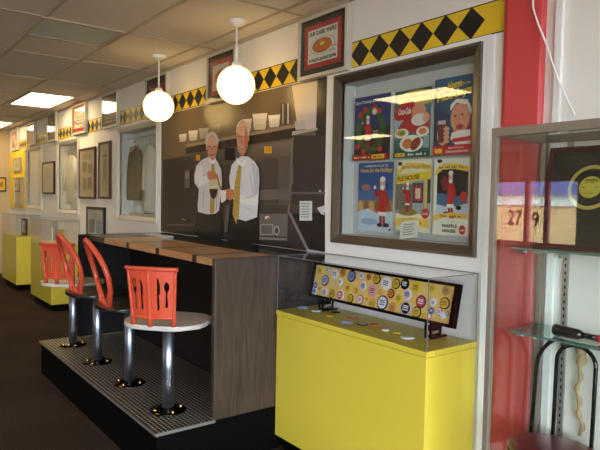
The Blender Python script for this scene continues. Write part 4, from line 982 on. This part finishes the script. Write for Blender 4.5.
for zs in (1.05, 1.404):
    s = MB().box(KX0+.03, KX1-.03, -.29, -.05, zs, zs+.008).build('shelf', M['shelfglass'], kb)
    MB().box(KX0+.03, KX1-.03, -.2925, -.2902, zs, zs+.008).box(KX0+.0275, KX0+.0298, -.2925, -.05, zs, zs+.008).build('shelf_edge', M['shelfedge'], s)
    for x in (-1.33, -.75):
        MB().box(x-.004, x+.004, -.285, -.012, zs-.012, zs-.001).box(x-.004, x+.004, -.09, -.012, zs-.04, zs-.012).build('shelf_bracket', M['alu'], kb)
    MB().tube([(KX0+.05, -.27, zs-.008), (KX0+.085, -.27, zs-.008)], .006, 8).build('glass_clip', M['chrome'], kb)
for x in (-1.345, -.75):
    m = MB().box(x-.0125, x+.0125, -.012, -.001, .13, 1.88)
    z = .2
    while z < 1.86: m.box(x-.003, x+.003, -.0128, -.0119, z, z+.014, 1); z += .032
    m.build('wall_standard', [M['alu'], M['black']], kb)

# framed record leaning on the upper shelf
ang = math.atan2(.12, .43); FB = Vector((0, -.235, 1.4135)); fu = Vector((0, math.sin(ang), math.cos(ang))); fn = Vector((0, -math.cos(ang), math.sin(ang)))
RX0, RX1, RH = -1.372, -.955, .44
def fp(x, h, o=0): return Vector((x, FB.y, FB.z))+fu*h+fn*o
rt = thing('framed_record', 'maroon framed gold ringed single record leaning on the upper shelf', 'framed record', ((RX0+RX1)/2, -.2, 1.412))
def fbox(mb, x0, x1, h0, h1, o0, o1, mi=0):
    P = [fp(x, h, o) for x in (x0, x1) for h in (h0, h1) for o in (o0, o1)]
    for q in ((0, 1, 3, 2), (4, 6, 7, 5), (0, 4, 5, 1), (2, 3, 7, 6), (0, 2, 6, 4), (1, 5, 7, 3)): mb.face([P[i] for i in q], mi)
m = MB(); w = .02
for a_, b_, c_, d_ in ((RX0, RX1, 0, w), (RX0, RX1, RH-w, RH), (RX0, RX0+w, w, RH-w), (RX1-w, RX1, w, RH-w)):
    fbox(m, a_, b_, c_, d_, -.022, .004)
fbox(m, RX0+.006, RX0+.012, .006, RH-.006, .004, .008); fbox(m, RX0+.006, RX1-.006, .006, .012, .004, .008); fbox(m, RX0+.006, RX1-.006, RH-.012, RH-.006, .004, .008)
m.build('frame', M['maroon'], rt)
m = MB(); fbox(m, RX0+w, RX1-w, w, RH-w, -.02, -.012); m.build('mat_board', mat('dark_mat_board', (34, 30, 28), .5), rt)
a = Art(lambda s, q: fp(s, q, -.0118), tuple(fn)); rx, rh = -1.178, .268
a.ell(rx, rh, .094, .094, (206, 180, 92), 48); a.ell(rx, rh, .079, .079, (22, 20, 20), 48)
for k in (.074, .068, .062, .056): a.ell(rx, rh, k, k, (34, 32, 32), 40); a.ell(rx, rh, k-.0015, k-.0015, (20, 18, 18), 40)
a.ell(rx, rh, .046, .046, (214, 190, 70), 32); a.ell(rx, rh, .019, .019, (206, 180, 60), 20); a.ell(rx, rh, .0165, .0165, (222, 200, 60), 20)
a.text('WAFFLE', rx-.026, rh+.024, rx+.026, rh+.034, (60, 44, 20), .04); a.bars(rx-.024, rh+.0185, rx+.024, rh+.0225, (90, 70, 20)); a.bars(rx-.036, rh-.003, rx-.023, rh+.001, (90, 70, 20)); a.bars(rx+.023, rh-.003, rx+.036, rh+.001, (90, 70, 20)); a.bars(rx-.022, rh-.028, rx+.022, rh-.024, (90, 70, 20))
a.build('record', M['print'], rt)
m = MB(); fbox(m, RX0+w, RX1-w, w, RH-w, -.002, 0); m.build('glass_pane', M['glass'], rt)

# dark handled tool on the lower shelf
tt = thing('dark_tool', 'dark brown handled tool with a red tip lying on the lower glass shelf', 'tool', (-1.2, -.21, 1.08))
MB().tube([(-1.27, -.222, 1.083), (-1.265, -.222, 1.083), (-1.17, -.215, 1.08), (-1.155, -.214, 1.08)], [.02, .0245, .021, .014], 14).build('handle', mat('dark_brown_plastic', (40, 26, 26), .25, coat=.4), tt)
MB().tube([(-1.155, -.214, 1.08), (-1.1, -.21, 1.078)], .0115, 12).build('shaft', M['blackgloss'], tt)
MB().tube([(-1.1, -.21, 1.078), (-1.06, -.207, 1.078), (-1.05, -.207, 1.078)], [.015, .017, .01], 12).build('tip', mat('pink_red_plastic', (206, 60, 84), .3), tt)
MB().box(-1.24, -1.08, -.25, -.2, 1.0582, 1.0592).build('base', M['paper'], tt)

# ice cream parlour chair standing in the cabinet
sx, sy, sz = -1.245, -.225, .6
chr_ = thing('cafe_chair', 'black wire framed chair with a round maroon seat inside the glass cabinet', 'chair', (sx, sy, .12))
MB().lathe([(0, 0), (.17, 0), (.186, .008), (.19, .02), (.184, .034), (.15, .044), (0, .048)], (sx, sy, sz-.045), 40, sx=1, sy=.86).build('seat', M['seatred'], chr_)
MB().lathe([(.187, -.008), (.192, -.002), (.192, .006), (.187, .01)], (sx, sy, sz-.045), 40, sy=.86).build('seat_rim', M['blackgloss'], chr_)
def hoop(cx, w, ztop, y0, ytop, r):
    P = [(cx-w, y0, sz-.04), (cx-w, y0+(ytop-y0)*.4, sz+.12)]
    for i in range(13):
        an = PI-PI*i/12; P.append((cx+w*math.cos(an), y0+(ytop-y0)*(.7+.3*math.sin(an)), ztop-w*.9+w*.9*math.sin(an)))
    P += [(cx+w, y0+(ytop-y0)*.4, sz+.12), (cx+w, y0, sz-.04)]
    return P
MB().tube(hoop(sx, .185, 1.035, -.095, -.06, .0095), .0095, 10).build('outer_hoop', M['blackgloss'], chr_)
MB().tube(hoop(sx-.01, .085, .995, -.075, -.058, .009), .009, 10).build('inner_hoop', M['blackgloss'], chr_)
for ax, ay in ((-1, -1), (1, -1), (-1, 1), (1, 1)):
    MB().tube([(sx+ax*.115, sy+ay*.095, sz-.04), (sx+ax*.13, sy+ay*.11, .3), (sx+ax*.145, sy+ay*.13, .13)], .009, 8).build('leg', M['blackgloss'], chr_)
MB().tube([(sx+.125*math.cos(2*PI*k/24), sy+.105*math.sin(2*PI*k/24), .33) for k in range(24)], .006, 8, closed=True).build('ring_stretcher', M['blackgloss'], chr_)
# rope
P = []
for i in range(24):
    f = i/23; P.append((-1.252+.012*f+.008*math.sin(9*f)+.006*math.sin(23*f), -.04+.004*math.sin(15*f), .985-.38*f))
o = MB().tube(P, [.019*(1-.5*i/23)*(1+.35*math.sin(i*2.3)) if i < 5 else .0095*(1+.3*math.sin(i*1.9)) for i in range(24)], 9).build('frayed_rope', M['rope']); tag(o, 'frayed tan rope hanging behind the chair back', 'rope')

# white cable over the red pilaster
P = [at(529, -8, y=-.07), at(533, 8, y=-.07), at(538.5, 25, y=-.07), at(546, 43, y=-.07), at(552, 62, y=-.06), at(559, 82, y=-.05), at(567, 100, y=-.04), at(575, 115, y=-.03)]
P[0] = Vector((P[0].x, -.07, ZC))
o = MB().tube(P, .0045, 8).build('cable', M['casing']); tag(o, 'thin white cable hanging from the ceiling across the red pilaster', 'cable')
